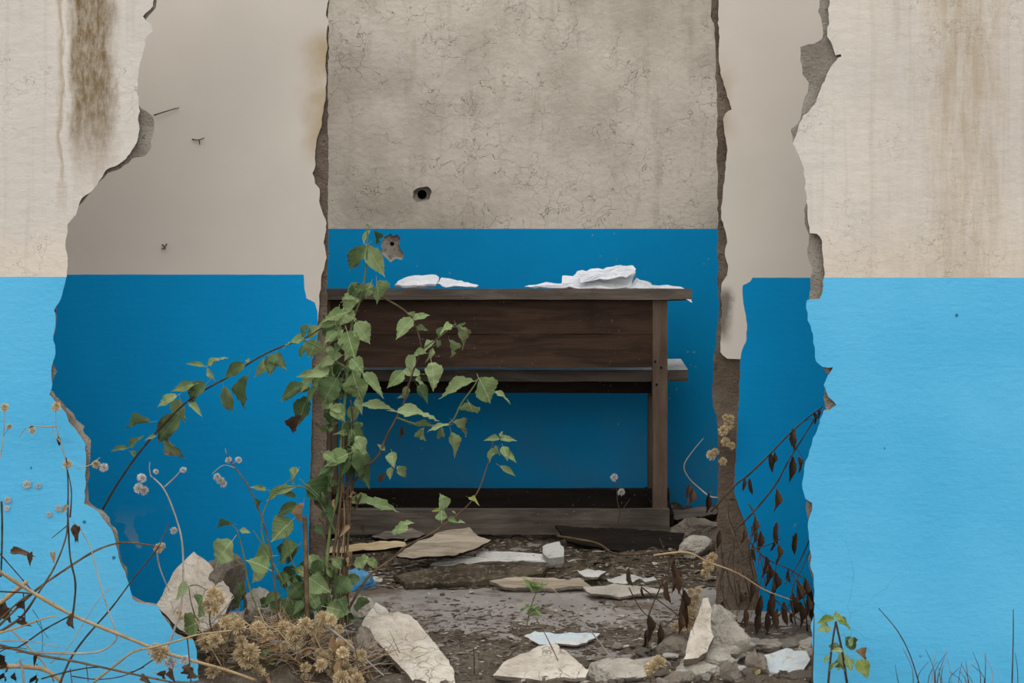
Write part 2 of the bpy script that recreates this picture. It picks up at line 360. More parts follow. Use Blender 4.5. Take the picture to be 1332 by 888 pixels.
def wall_half(mb_core, mb_pl, PL, CO, sgn, Yw, paint_y, mc, mb_, zfloor, xfar, tp=.016, thick=.1, out=.06, coremat='mortar'):
    # painted plaster coat: cream above, blue below
    up, lo = split(PL, paint_y)
    U = rough(px(up, Yw), .011, .0042, 45, sgn); L = rough(px(lo, Yw), .011, .0042, 45, sgn+5)
    U[-1] = L[0].copy()
    cr = P(0, paint_y, Yw).z
    line = rough([U[-1], Vector((sgn*xfar, Yw, cr))], .03, .0012, 30, 3)
    line[-1].z = cr
    poly(mb_pl, U[:-1]+line+[Vector((sgn*xfar, Yw, U[0].z))], mc)
    poly(mb_pl, line[::-1][:-1]+L+[Vector((sgn*xfar, Yw, L[-1].z))], mb_)
    E = U[:-1]+L
    ring2 = [e+Vector((sgn*(.004+.006*abs(fbm(e*60))), tp, 0)) for e in E]
    skirt(mb_pl, [E, ring2], 'edge')
    # masonry core, undercut behind the broken edge
    K = rough(px(CO, Yw+tp), .012, .005, 45, sgn+9)
    r1 = [k+Vector((sgn*(out*.35+.02*fbm(k*25)), thick*.4, .01*fbm(k*31))) for k in K]
    r2 = [k+Vector((sgn*(out+.03*fbm(k*22+Vector((5,5,5)))), thick, 0)) for k in K]
    poly(mb_core, K+[Vector((sgn*xfar, Yw+tp, K[-1].z)), Vector((sgn*xfar, Yw+tp, K[0].z))], coremat)
    skirt(mb_core, [K, r1, r2], coremat)
    poly(mb_core, r2+[Vector((sgn*xfar, Yw+tp+thick, r2[-1].z)), Vector((sgn*xfar, Yw+tp+thick, r2[0].z))], 'creamM')  # unseen back face made cream to bounce more light into the gap
core, pl = MB(), MB()
wall_half(core, pl, LP, LC, -1, YF, 360, 'cream', 'blue', 0, XF)
wall_half(core, pl, RP, RC, 1, YF, 361, 'cream', 'blue', 0, XF)
wf = tag(core.build('wall_front', fixn=False), 'grey masonry wall broken open by a large ragged hole', None, None, 'structure')
pl.build('plaster_coat', wf, fixn=False)

# middle wall with the doorway-like gap
ML = [(428,-150),(426,-100),(428,-60),(427,-20),(426,5),(424,20),(427,30),(424,45),(426,60),(423,80),(425,100),(423,130),(420,145),(417,165),(411,185),(409,205),(410,215),(407,225),(410,238),(416,245),(415,262),(419,275),(425,290),(424,300),(421,315),(425,335),(421,350),(418,358),(417,375),(415,400),(413,420),(413,450),(405,470)]
MLblue = [(395,357),(396,375),(399,388),(409,393),(413,405)]
MLlow = [(405,470),(406,480),(406,520),(405,560),(404,600),(403,640),(402,700),(400,740),(398,829)]
MR = [(930,-150),(933,-100),(930,-60),(933,-20),(935,0),(934,30),(936,48),(934,70),(938,100),(945,120),(951,142),(944,147),(941,155),(942,175),(946,190),(943,230),(938,270),(938,285),(944,300),(946,315),(942,330),(947,345),(946,358),(939,368),(938,385),(939,410),(938,440),(937,458),(945,466),(963,467)]
MRblue = [(979,361),(976,366),(966,371),(966,385),(967,395),(972,420),(970,445),(964,458),(963,467)]
MRlow = [(963,467),(963,490),(961,520),(959,560),(957,600),(955,640),(964,665),(972,690),(978,720),(983,745),(987,770),(990,800),(998,829)]
XM = 3.2
core, pl = MB(), MB()
def mid_half(top, blue, low, coreline, sgn, py):
    zc = P(0, py, YM).z
    E = rough(px(top, YM), .012, .003, 50, sgn); B = rough(px(blue, YM), .01, .002, 40, 2); Lw = rough(px(low, YM), .014, .003, 40, 4)
    Lw[0] = E[-1].copy()
    line = rough([B[0], Vector((sgn*XM, YM, zc))], .03, .001, 30, 3); line[-1].z = zc
    bl = B if (B[-1]-E[-1]).length < 1e-4 else B+[P(413, 450, YM)]
    if bl is B: B[-1] = E[-1].copy(); poly(pl, E+B[::-1][1:]+line[1:]+[Vector((sgn*XM, YM, E[0].z))], 'creamM'); poly(pl, line[::-1][:-1]+B+Lw[1:]+[Vector((sgn*XM, YM, Lw[-1].z))], 'blueM')
    else:
        poly(pl, E+bl[::-1]+line[1:]+[Vector((sgn*XM, YM, E[0].z))], 'creamM')
        poly(pl, line[::-1][:-1]+bl+Lw+[Vector((sgn*XM, YM, Lw[-1].z))], 'blueM')
    full = E+Lw[1:]
    skirt(pl, [full, [e+Vector((sgn*.004*abs(fbm(e*60)), .014, 0)) for e in full]], 'edge')
    K = rough(px(coreline, YM+.014), .014, .004, 40, 8)
    r1 = [k+Vector((sgn*(.012+.012*fbm(k*25)), .07, 0)) for k in K]
    r2 = [k+Vector((sgn*(.02+.01*fbm(k*22)), .16, 0)) for k in K]
    poly(core, K+[Vector((sgn*XM, YM+.014, K[-1].z)), Vector((sgn*XM, YM+.014, K[0].z))], 'jamb')
    skirt(core, [K, r1, r2], 'jamb')
    poly(core, r2+[Vector((sgn*XM, YM+.16, r2[-1].z)), Vector((sgn*XM, YM+.16, r2[0].z))], 'mortar')
mid_half(ML, MLblue, MLlow, [(428,-150),(428,-60),(427,0),(427,150),(427,300),(426,400),(425,500),(424,600),(424,700),(424,829)], -1, 357)
mid_half(MR, MRblue, MRlow, [(927,-150),(927,-60),(926,0),(930,60),(933,150),(934,300),(935,400),(930,470),(927,500),(928,530),(934,545),(935,620),(933,680),(932,760),(931,829)], 1, 361)
wm = tag(core.build('wall_middle', fixn=False), 'inner masonry wall with a tall rough-edged gap', None, None, 'structure')
pl.build('plaster_coat', wm, fixn=False)

for L in ([(200,150,YM-.012),(212,146,YM-.008),(225,142,YM-.006),(233,140,YM-.004)], [(250,181,YM-.003),(258,182,YM-.006),(266,179,YM-.003)], [(259,182,YM-.005),(260,188,YM-.003)], [(211,318,YM-.002),(214,321,YM-.008),(215,325,YM-.003)], [(217,317,YM-.003),(214,322,YM-.008),(210,324,YM-.003)]):
    LATE.append(L)
# back wall with two drilled and chipped holes
def ringpts(cx, cy, rx, ry, n, jit, Y, seed):
    rnd = random.Random(seed); out = []
    for i in range(n):
        a = 2*math.pi*i/n; k = 1+rnd.uniform(-jit, jit); out.append(P(cx+rx*k*math.cos(a), cy+ry*k*math.sin(a), Y))
    return out
XB = 2.9; zl = P(0, 297.5, YB).z; b = MB(); ZT = WALLH
hole1 = ringpts(549, 253, 12.5, 11, 18, .16, YB, 4)
hole2 = px([(499,308),(505,306),(508,303),(511,307),(517,305),(521,310),(519,318),(522,326),(526,331),(523,338),(515,336),(508,341),(503,336),(497,330),(496,318)], YB)
ln = rough([Vector((-XB, YB, zl)), Vector((XB, YB, zl))], .04, .0012, 30, 7); ln[0].z = ln[-1].z = zl
poly(b, ln+[Vector((XB, YB, ZT)), Vector((-XB, YB, ZT))], 'creamB', [hole1[::-1]])
poly(b, ln[::-1]+[Vector((-XB, YB, 0)), Vector((XB, YB, 0))], 'blueB', [hole2])
def pit(loop, cx, cy, r, depth, matcone, d0, shrink):
    n = len(loop); cen = P(cx, cy, YB); flo = [cen.lerp(v, shrink)+Vector((0, d0*(1+.5*fbm(v*60)), 0)) for v in loop]
    inn = [P(cx, cy, YB+d0*1.3)+Vector((v.x-cen.x, 0, v.z-cen.z)).normalized()*r for v in loop]; deep = [v+Vector((0, depth, 0)) for v in inn]
    for u, v, m in ((loop, flo, matcone), (flo, inn, matcone), (inn, deep, 'woodblack_boreshade')):  # bore and its end coloured near-black to stand for the hole's shade
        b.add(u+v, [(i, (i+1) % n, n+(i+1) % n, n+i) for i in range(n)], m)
    b.add(deep, [tuple(range(n))], 'woodblack_boreshade')
pit(hole1, 549, 253, .017, .1, 'mortar', .022, .8); pit(hole2, 510, 317, .008, .1, 'mortar', .012, .86)
b.box((-XB, YB+.14, 0), (XB, YB+.2, ZT), 'mortar')
wb = tag(b.build('wall_back', fixn=False), 'back wall of crazed cream plaster above a blue dado', None, None, 'structure')
for sgn, nm in ((-1, 'wall_left'), (1, 'wall_right')):
    b = MB(); b.box((sgn*XB, YM+.174, 0), (sgn*(XB+.15), YB+.2, WALLH), 'creamM')
    tag(b.build(nm), 'cream side wall of the back room', None, None, 'structure')

# floor slab of the back room
b = MB(); b.box((-XM, .2, -.12), (XM, YB+.2, 0), 'floor'); fl = tag(b.build('floor'), 'dusty concrete floor of the back room', None, None, 'structure')
# earth outside, heaped up with dirt and crumbs in the breach
def mound(x, y, cx, cy, sx, sy, h): return h*math.exp(-((x-cx)/sx)**2-((y-cy)/sy)**2)
def ground_z(x, y):
    z = -.012+mound(x, y, -.68, .2, .2, .2, .09)+mound(x, y, .58, .15, .24, .14, .012)+mound(x, y, .95, .35, .3, .2, .03)+mound(x, y, -1.1, .3, .4, .2, .05)
    z += .018*fbm(Vector((x*5, y*5, 0)), 5)+.012*fbm(Vector((x*22, y*22, 4)), 4)
    if -.45 < y < .66: z += .014
    if y > .5: z -= (y-.5)*.16
    return z
def grid(mb, x0, x1, y0, y1, nx, ny, fz, mat):
    vs = [(x0+(x1-x0)*i/nx, y0+(y1-y0)*j/ny, fz(x0+(x1-x0)*i/nx, y0+(y1-y0)*j/ny)) for j in range(ny+1) for i in range(nx+1)]
    mb.add(vs, [(j*(nx+1)+i, j*(nx+1)+i+1, (j+1)*(nx+1)+i+1, (j+1)*(nx+1)+i) for j in range(ny) for i in range(nx)], mat)
b = MB(); grid(b, -2.2, 2.2, -.6, .8, 340, 130, ground_z, 'dirt')
for x0, x1, y0, y1 in ((-8, 8, -9, -.6), (-8, -2.2, -.6, .8), (2.2, 8, -.6, .8)):
    grid(b, x0, x1, y0, y1, 40, 30, lambda x, y: -.03+.02*fbm(Vector((x*2, y*2, 0)), 4), 'dirt')
tag(b.build('ground', fixn=False, smooth=True), 'bare brown earth with crumbled plaster in the breach', None, None, 'structure')
def deb_z(x, y):
    e = min(1, max(0, (y-.93+.07*fbm(Vector((x*4, y*4, 9))))/.06))
    return -.01+e*(.02+.02*fbm(Vector((x*6, y*9, 2)), 5)+.016*fbm(Vector((x*25, y*25, 3)), 4))
b = MB(); grid(b, -1.1, 1.1, .82, YB-.01, 260, 110, deb_z, 'debris')
tag(b.build('rotten_debris', fixn=False, smooth=True), 'layer of dark rotten debris covering the floor in front of the desk', 'debris', None, 'stuff')

# ------------------------------------------------------------------ the school desk against the back wall
YD = 1.52; DK = ppm(YD)
def dx(p): return (p-CX)/DK
def dz(p, Y=YD): return EYE-(p-HY)/ppm(Y)
desk = empty('school_desk', (dx(650), YD+.15, 0), 'old dark wooden school desk with attached bench against the back wall', 'desk')
def board(name, x0, x1, y0, y1, z0, z1, mat, parent=desk, tilt=0, top=None, nx=14):
    mb = MB(); vs = []; fs = []
    for i in range(nx+1):
        x = x0+(x1-x0)*i/nx; w = lambda s: .0022*fbm(Vector((x*9, s*3.1, z0*7+x0)), 4)
        for k, (y, z) in enumerate(((y0, z0), (y1, z0-tilt), (y1, z1-tilt), (y0, z1))): vs.append((x, y+w(k), z+w(k+7)))
    for i in range(nx):
        for k in range(4): fs.append((i*4+k, i*4+(k+1) % 4, i*4+4+(k+1) % 4, i*4+4+k))
    fs += [(0, 1, 2, 3), (nx*4+3, nx*4+2, nx*4+1, nx*4)]
    mb.add(vs, fs, mat)
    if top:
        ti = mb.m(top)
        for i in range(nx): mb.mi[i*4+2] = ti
    return mb.build(name, parent)
xl, xr = dx(412), dx(868)
board('desk_top', dx(404), dx(899), YD-.03, YD+.27, dz(388), dz(374), 'woodgrey', tilt=.04)
board('panel_board', xl, dx(851), YD, YD+.02, dz(434.5), dz(388), 'wood'); board('panel_board', xl, dx(851), YD+.002, YD+.022, dz(477.5), dz(435), 'wood')
for xa, xb in ((xl, dx(430)), (dx(849), xr)):
    mb = MB(); mb.box((xa, YD-.006, dz(664)), (xb, YD+.04, dz(388)), 'woodleg', .001); mb.build('leg', desk)
    mb = MB(); mb.box((xa+.004, YD+.24, dz(664)-.03), (xb-.002, YD+.28, .50), 'woodleg', .001); mb.build('leg', desk)
    mb = MB(); mb.box((xa+.003, YD+.04, .47), (xb-.002, YD+.40, .51), 'woodblack_boreshade'); mb.build('side_rail', desk)
    mb = MB(); mb.box((xa+.003, YD-.004, 0), (xb+.022, YD+.40, .092), 'woodblack_boreshade'); mb.build('floor_runner', desk)
SY = YD+.15
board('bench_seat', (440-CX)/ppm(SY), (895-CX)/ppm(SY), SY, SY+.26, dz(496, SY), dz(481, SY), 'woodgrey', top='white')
board('seat_rail', xl+.02, xr-.02, SY+.03, SY+.055, dz(511, SY+.03), dz(496, SY+.03)-.001, 'woodblack_boreshade')
board('foot_rail', xl-.02, xr+.025, SY+.05, SY+.08, dz(662, SY+.05), dz(637, SY+.05), 'woodblack_boreshade')
board('base_board', xl-.06, xr+.005, YD-.03, YD-.006, dz(692), dz(660), 'woodgrey')
for q in ((852, 470), (860, 478), (854, 500)):
    mb = MB(); c = P(q[0], q[1], YD-.006); tube(mb, [c, c+Vector((0, -.003, 0))], .004, .004, 'woodblack_boreshade', 8); mb.build('nail_head', desk)

# ------------------------------------------------------------------ sheets, shards, stones, boards
def shard(name, pts, plane, thick, label, cat, face='shard', side='rockd', group=None, amp=.004, bumpy=.004, parent=None, step=.014):
    # a flat broken piece: pixel outline on the tilted plane Y = plane(px, py), thick away from the viewer
    V = [P(a, c, plane(a, c)) for a, c in pts]
    n = Vector()
    for i in range(len(V)): n += (V[i]-V[0]).cross(V[(i+1) % len(V)]-V[0])
    n.normalize()
    if n.y < 0: n = -n
    loop = dens(V+[V[0]], step)[:-1]
    loop = [p+Vector((amp*fbm(p*45), 0, amp*fbm(p*45+Vector((9, 9, 9))))) for p in loop]
    mb = MB(); cen = sum(loop, Vector())/len(loop)
    rings = [[cen.lerp(p, s)-n*(bumpy*fbm(cen.lerp(p, s)*18)+bumpy*.6*(1-s)) for p in loop] for s in (.33, .66, 1.0)]
    m = len(loop); vs = [cen]+[p for r in rings for p in r]
    fs = [(0, 1+i, 1+(i+1) % m) for i in range(m)]
    for r in (0, 1): fs += [(1+r*m+i, 1+(r+1)*m+i, 1+(r+1)*m+(i+1) % m, 1+r*m+(i+1) % m) for i in range(m)]
    mb.add(vs, fs, face)
    back = [p+n*(thick*(1+.3*fbm(p*20)))+(cen-p)*(.10+.1*abs(fbm(p*14))) for p in rings[2]]
    mid = [p+n*thick*.5+Vector((0, 0, .004*fbm(p*50))) for p in rings[2]]
    vs = rings[2]+mid+back
    fs = [(k*m+i, k*m+(i+1) % m, (k+1)*m+(i+1) % m, (k+1)*m+i) for k in (0, 1) for i in range(m)]+[tuple(range(2*m, 3*m))]
    mb.add(vs, fs, side)
    lo = min(v.z for v in mb.v); org = Vector((cen.x, cen.y, lo))
    if parent: return mb.build(name, parent, fixn=True)
    return tag(mb.build(name, None, org), label, cat, group)
ICO = None
def ico():
    global ICO
    if ICO is None:
        bm = bmesh.new(); bmesh.ops.create_icosphere(bm, subdivisions=4, radius=1)
        ICO = ([v.co.copy() for v in bm.verts], [[v.index for v in f.verts] for f in bm.faces]); bm.free()
    return ICO
def rock_mesh(rnd, sx, sy, sz, mat, cuts=13, nz=.12, sub=None):
    vs, fs = ico() if sub is None else sub
    pl_ = []
    for _ in range(cuts):
        d = Vector((rnd.gauss(0, 1), rnd.gauss(0, 1), rnd.gauss(0, 1))).normalized(); pl_.append((d, rnd.uniform(.5, .9)))
    s = rnd.uniform(0, 50); out = []
    for v in vs:
        r = 1.05
        for d, h in pl_:
            q = v.dot(d)
            if q > .05: r = min(r, h/q)
        r *= 1+nz*fbm(v*2.3+Vector((s, s, s)), 5)+nz*.4*fbm(v*9+Vector((s, 0, s)), 3)
        out.append(Vector((v.x*r*sx, v.y*r*sy, v.z*r*sz)))
    mb = MB(); mb.add(out, fs, mat); return mb
def rock(name, x0, y0, x1, y1, Y, label, mat='rock', depth=1.0, group=None, seed=None, cuts=13, cat='stone', rot=0):
    rnd = random.Random(seed if seed is not None else int(x0*7+y0)); c = P((x0+x1)/2, (y0+y1)/2, Y); k = ppm(Y)
    sx = (x1-x0)/2/k*1.62; sz = (y1-y0)/2/k*1.62
    mb = rock_mesh(rnd, sx, (sx+sz)/2*depth, sz, mat, cuts)
    R = Matrix.Rotation(rot, 3, 'Y'); mb.v = [c+R@v for v in mb.v]; lo = min(v.z for v in mb.v)
    return tag(mb.build(name, None, Vector((c.x, c.y, lo))), label, cat, group)

lean = lambda y0, Y0, y1, Y1: (lambda a, c: Y0+(Y1-Y0)*(c-y0)/(y1-y0))
# big pieces in the breach
c2 = lambda L, ox, oy, s: [(ox+a/s, oy+c/s) for a, c in L]
o = shard('plaster_chunk', c2([(15,455),(60,370),(110,270),(165,210),(220,160),(310,220),(350,270),(400,340),(440,400),(400,500),(310,590),(200,620),(140,590),(90,535)],200,680,4.27), lean(718, .30, 822, .16), .05, 'pale pointed plaster chunk propped against the left edge of the hole', 'rubble')
rock('rubble_stone', 272, 732, 312, 800, .33, 'rough grey stone behind the pointed pale plaster chunk', 'rockd')
rock('rubble_stone', 318, 772, 350, 808, .33, 'small pale stone among green leaves right of the pointed chunk', 'rock')
shard('plaster_slab', c2([(265,580),(300,602),(330,620),(392,620),(450,680),(510,760),(560,830),(572,905),(430,905),(370,840),(300,765),(207,668),(235,615)],400,588,2.96), lean(784, .36, 895, .03), .035, 'large cream plaster slab leaning beside the green weed', 'rubble')
rock('rubble_stone', 452, 778, 488, 806, .42, 'pale broken stone touching the top of the leaning cream slab', 'rock')
rock('rubble_stone', 452, 816, 490, 886, .2, 'dark brown lump under the leaning cream slab', 'rockd')
shard('plaster_shard', [(641,879),(655,862),(676,851),(700,841),(722,836),(740,850),(753,862),(766,872),(761,881),(700,884)], lean(836, .24, 884, .06), .02, 'wide pale wedge of plaster lying flat on the dirt, nearest the middle', 'rubble')
shard('plaster_shard', [(681,827),(695,822),(735,824),(770,822),(781,824),(762,834),(752,839),(700,836)], lean(822, .42, 839, .34), .008, 'thin white plaster flake lying flat behind the pale wedge', 'rubble', 'blueflake')
shard('brick_fragment', c2([(640,650),(680,645),(740,655),(800,690),(835,712),(825,735),(760,710),(690,690)],200,680,4.27), lean(830, .12, 853, .06), .03, 'small white ridged fragment lying in the dry grass', 'rubble', 'white')
c8 = lambda L: c2(L, 780, 700, 4.44)
shard('plaster_shard', c8([(598,355),(628,346),(645,420),(640,500),(655,570),(625,650),(565,690),(490,700),(510,590),(545,490),(578,410)]), lean(779, .22, 857, .09), .05, 'tall pale spike of plaster standing on the right rubble heap', 'rubble')
for q in [((625,420,770,520),.3,'rock','knobbly grey stone leaning on the right of the plaster spike'),((610,505,860,680),.24,'rock','biggest rough grey boulder of the right rubble heap'),
          ((505,640,720,740),.17,'rock','pale broad stone below the foot of the plaster spike'),((490,735,680,840),.1,'rock','grey stone at the frame bottom below the plaster spike'),
          ((640,730,860,830),.12,'rockd','dark brown stone at the frame bottom right of the spike'),((900,590,1060,670),.3,'rock','smooth pale stone right of the big rough boulder'),
          ((1030,575,1190,650),.36,'rockd','grey flat stone in front of the dead brambles'),((1120,590,1240,690),.26,'rock','pale stone touching the right broken edge of the hole'),
          ((360,615,520,730),.26,'rockd','brown grey stone left of the plaster spike'),((180,700,420,810),.16,'rock','wide tan grey stone of the right heap, left of the spike'),
          ((-20,740,220,850),.12,'rock','leftmost low stone of the right rubble heap'),((850,680,960,800),.13,'rockd','small brown stone beside the white painted block'),
          ((-30,690,90,760),.27,'rockd','dark round lump on the dirt left of the right heap'),((400,770,520,850),.08,'rockd','low brown stone at the bottom edge below the tan tuft')]:
    a, c, d, e = q[0]; rock('rubble_stone', 780+a/4.44, 700+c/4.44, 780+d/4.44, 700+e/4.44, q[1], q[3], q[2])
shard('painted_block', c8([(905,690),(1000,655),(1080,640),(1190,650),(1215,700),(1150,800),(1110,850),(890,850),(880,780)]), lean(840, .2, 890, .08), .08, 'white block with traces of blue paint against the right wall', 'rubble', 'blueflake', 'rock')
# back-room debris
c6 = lambda L: c2(L, 400, 588, 2.96)
shard('wood_plank', c6([(380,370),(430,340),(520,305),(620,285),(655,320),(706,340),(640,372),(560,395),(430,408),(340,402)]), lean(684, 1.26, 726, 1.02), .012, 'bleached curved board tilted on the debris in front of the desk', 'plank', 'woodbleach', 'woodblack_boreshade')
shard('wood_plank', c6([(80,368),(200,350),(330,340),(375,345),(385,358),(300,372),(140,384),(80,388)]), lean(702, 1.18, 719, 1.12), .012, 'pale split board lying flat left of the bleached board', 'plank', 'woodpale', 'woodblack_boreshade')
shard('wood_plank', c6([(955,282),(1140,292),(1330,300),(1450,310),(1440,375),(1200,380),(1000,345)]), lean(684, 1.40, 716, 1.33), .02, 'dark stained board lying under the right desk leg', 'plank', 'woodblack_boreshade', 'woodblack_boreshade')
shard('wood_plank', c6([(245,325),(300,305),(400,290),(455,315),(420,330),(300,335)]), lean(686, 1.38, 701, 1.30), .015, 'short grey rotten board end under the desk base', 'plank', 'woodgrey', 'woodblack_boreshade')
shard('plaster_strip', c6([(470,430),(560,400),(640,405),(660,378),(760,380),(900,392),(945,425),(860,418),(720,418),(600,430),(520,440)]), lean(714, 1.16, 736, 1.06), .012, 'long strip of white flaking plaster beside the bleached board', 'rubble', 'white')
shard('plaster_lump', c6([(903,362),(930,350),(970,345),(985,368),(988,402),(935,410),(908,390)]), lean(704, 1.14, 727, 1.06), .05, 'white cubic plaster lump at the end of the white strip', 'rubble', 'white', 'white')
shard('plaster_shard', c6([(200,478),(260,478),(318,490),(330,512),(300,522),(235,515)]), lean(748, 1.03, 765, .97), .015, 'cream stone flake beside the blue plastic bag', 'rubble')
shard('wood_plank', c6([(700,495),(800,478),(900,486),(1060,490),(1090,515),(940,522),(760,518)]), lean(750, .96, 764, .89), .015, 'flat brown rotten board end at the edge of the debris', 'plank', 'woodbleach', 'rockd')
shard('plaster_strip', c6([(330,470),(500,440),(640,430),(800,440),(930,435),(900,470),(700,490),(560,500),(380,505)]), lean(733, 1.05, 759, .92), .03, 'long mossy brown strip of rotten wood on the debris', 'rubble', 'debris', 'debris')
for i, (L, lab) in enumerate([([(1040,460),(1090,447),(1150,455),(1120,475),(1070,480)], 'round white flake on the debris below the desk leg'), ([(1150,490),(1220,470),(1290,478),(1260,500),(1180,510)], 'grey white flake next to the round one on the debris'),
      ([(1280,485),(1330,478),(1345,492),(1300,502)], 'small bright white flake farthest right on the debris'), ([(1060,520),(1180,510),(1330,520),(1400,535),(1200,552),(1090,548)], 'broad thin grey flake at the front edge of the debris')]):
    shard('plaster_shard', c6(L), lean(738, 1.01, 775, .80), .01, lab, 'rubble', 'white' if i < 3 else 'rock')
bag = rock('plastic_bag', 446, 742, 486, 774, .96, 'crumpled pale blue plastic bag on the floor behind the weed', 'bag', .8, None, 5, 18, 'bag')
rock('rubble_stone', 880, 675, 925, 705, 1.5, 'grey stone on the floor right of the desk', 'rockd')
rock('rubble_stone', 893, 703, 922, 722, 1.25, 'small pale stone near the right jamb of the inner gap', 'rock')
shard('wood_plank', [(862,664),(930,658),(934,668),(880,676)], lean(658, 1.85, 676, 1.65), .02, 'dusty grey board on the floor along the back wall', 'plank', 'woodgrey', 'woodblack_boreshade')
# loose chips
bm = bmesh.new(); bmesh.ops.create_icosphere(bm, subdivisions=2, radius=1); sub2 = ([v.co.copy() for v in bm.verts], [[v.index for v in f.verts] for f in bm.faces]); bm.free()
rr = random.Random(3); chipm = []
for i in range(8): chipm.append(rock_mesh(rr, 1, .8, .55, ('rock', 'rockd', 'white', 'rockd')[i % 4], 9, .08, sub2).mesh('chip'))
def chips(n, xr_, yr_, zf, s0, s1, label, group):
    for i in range(n):
        x = rr.uniform(*xr_); y = rr.uniform(*yr_); s = rr.uniform(s0, s1)*rr.uniform(.6, 1.2)
        o = bpy.data.objects.new('rubble_chip', rr.choice(chipm)); C.objects.link(o)
        o.location = (x, y, zf(x, y)+s*.3); o.scale = (s*rr.uniform(.7, 1.5), s, s*rr.uniform(.6, 1)); o.rotation_euler = (rr.uniform(-.3, .3), rr.uniform(-.3, .3), rr.uniform(0, 6))
        tag(o, label, 'rubble', group)
chips(40, (-.5, .6), (.62, .95), lambda x, y: 0, .003, .011, 'tiny chip of rubble on the bare strip of concrete floor', 'chips on the concrete strip')
chips(40, (-.5, .62), (.1, .62), ground_z, .004, .016, 'small crumb of plaster on the brown dirt in the breach', 'crumbs on the dirt in the breach')
chips(40, (-.45, .66), (.97, 1.4), deb_z, .005, .017, 'small scrap on the dark debris before the desk', 'scraps on the dark debris')
chips(70, (.24, .80), (.03, .36), ground_z, .014, .036, 'loose broken bit in the right rubble heap', 'bits of the right rubble heap')
chips(40, (-.8, -.3), (.05, .42), ground_z, .008, .022, 'loose broken bit in the left heap under the dry grass', 'bits of the left heap')
# countless crumbs
def crumbs(name, n, spots, zf, s0, s1, mats, label):
    mb = MB(); q = random.Random(len(name)+n)
    for i in range(n):
        x, y = spots(q); sz = q.uniform(s0, s1)*q.uniform(.4, 1); c = Vector((x, y, zf(x, y)+sz*.25)); an = q.gauss(0, .6); e = q.uniform(.6, 4.0)
        R3 = Matrix.Rotation(an, 3, 'Z')@Matrix.Rotation(q.uniform(-.5, .5), 3, 'X')
        vs = [c+R3@Vector((dx_*sz*e*q.uniform(.5, 1), dy_*sz*q.uniform(.4, 1), dz_*sz*.5*q.uniform(.4, 1))) for dx_, dy_, dz_ in ((1, 0, 0), (0, 1, 0), (-1, 0, 0), (0, -1, 0), (.2, .1, 1), (0, 0, -1))]
        mb.add(vs, [(0, 1, 4), (1, 2, 4), (2, 3, 4), (3, 0, 4), (1, 0, 5), (2, 1, 5), (3, 2, 5), (0, 3, 5)], q.choice(mats))
    tag(mb.build(name, fixn=False), label, 'crumbs', None, 'stuff')
crumbs('debris_crumbs', 2600, lambda q: (q.uniform(-.6, .8), .93+abs(q.gauss(0, .3))), lambda x, y: max(0, deb_z(x, y)), .004, .014, ('rockd', 'debris', 'dirt', 'debris', 'dirt', 'woodgrey', 'rockd', 'woodgrey', 'debris', 'rock', 'dirt', 'woodbleach'), 'fine crumbs and splinters strewn over the dark debris')
crumbs('dirt_crumbs', 4200, lambda q: (lambda y: (q.uniform(-.55, .75) if y < .55 else q.uniform(-.48, .52), y))(min(.9, q.triangular(-.02, .85, .35))), lambda x, y: max(0 if y > .2 else -1, ground_z(x, y)), .002, .009, ('rockd', 'dirt', 'debris', 'rockd', 'rock', 'dirt'), 'fine crumbs of earth and mortar strewn over the dirt')
# papers on the desk
def sheet(name, pts, label, Y0, Y1, y0, y1, th=.004, b_=.006, mat='paper'):
    return shard(name, pts, lean(y0, Y0, y1, Y1), th, label, 'paper', mat, mat, None, .0035, b_*2)
sheet('crumpled_paper', [(513,369),(520,362),(545,359),(566,358),(571,362),(567,369),(545,372)], 'white crumpled sheet on the left half of the desk top', YD+.1, YD-.0, 358, 372, .012)
sheet('crumpled_paper', [(567,369),(574,363),(600,365),(622,370),(618,373),(580,373)], 'small flat white sheet right of the crumpled sheet on the desk', YD+.08, YD, 363, 373)
sheet('paper_bundle', [(730,372),(731,359),(745,358),(752,352),(800,347),(823,345),(826,352),(820,372),(790,375)], 'thick white folded bundle of paper on the right of the desk', YD+.1, YD, 345, 375, .03)
sheet('folded_sheet', [(752,353),(790,348),(823,344),(827,352),(815,361),(780,364),(756,366)], 'folded white sheet lying on top of the thick bundle', YD+.06, YD-.02, 344, 366, .004)
sheet('crumpled_paper', [(683,373),(710,370),(745,371),(800,372),(800,376),(740,375),(690,375)], 'thin white sheet under the folded bundle on the desk', YD+.02, YD-.02, 370, 376)
sheet('crumpled_paper', [(815,373),(828,362),(846,366),(850,372),(838,376)], 'small crumpled white sheet leaning on the folded bundle', YD+.06, YD-.01, 362, 376, .01)
sheet('crumpled_paper', [(840,371),(862,370),(885,373),(897,378),(901,394),(897,390),(890,379),(850,376)], 'white sheet drooping over the right corner of the desk top', YD+.02, YD-.045, 370, 394, .003, .002)

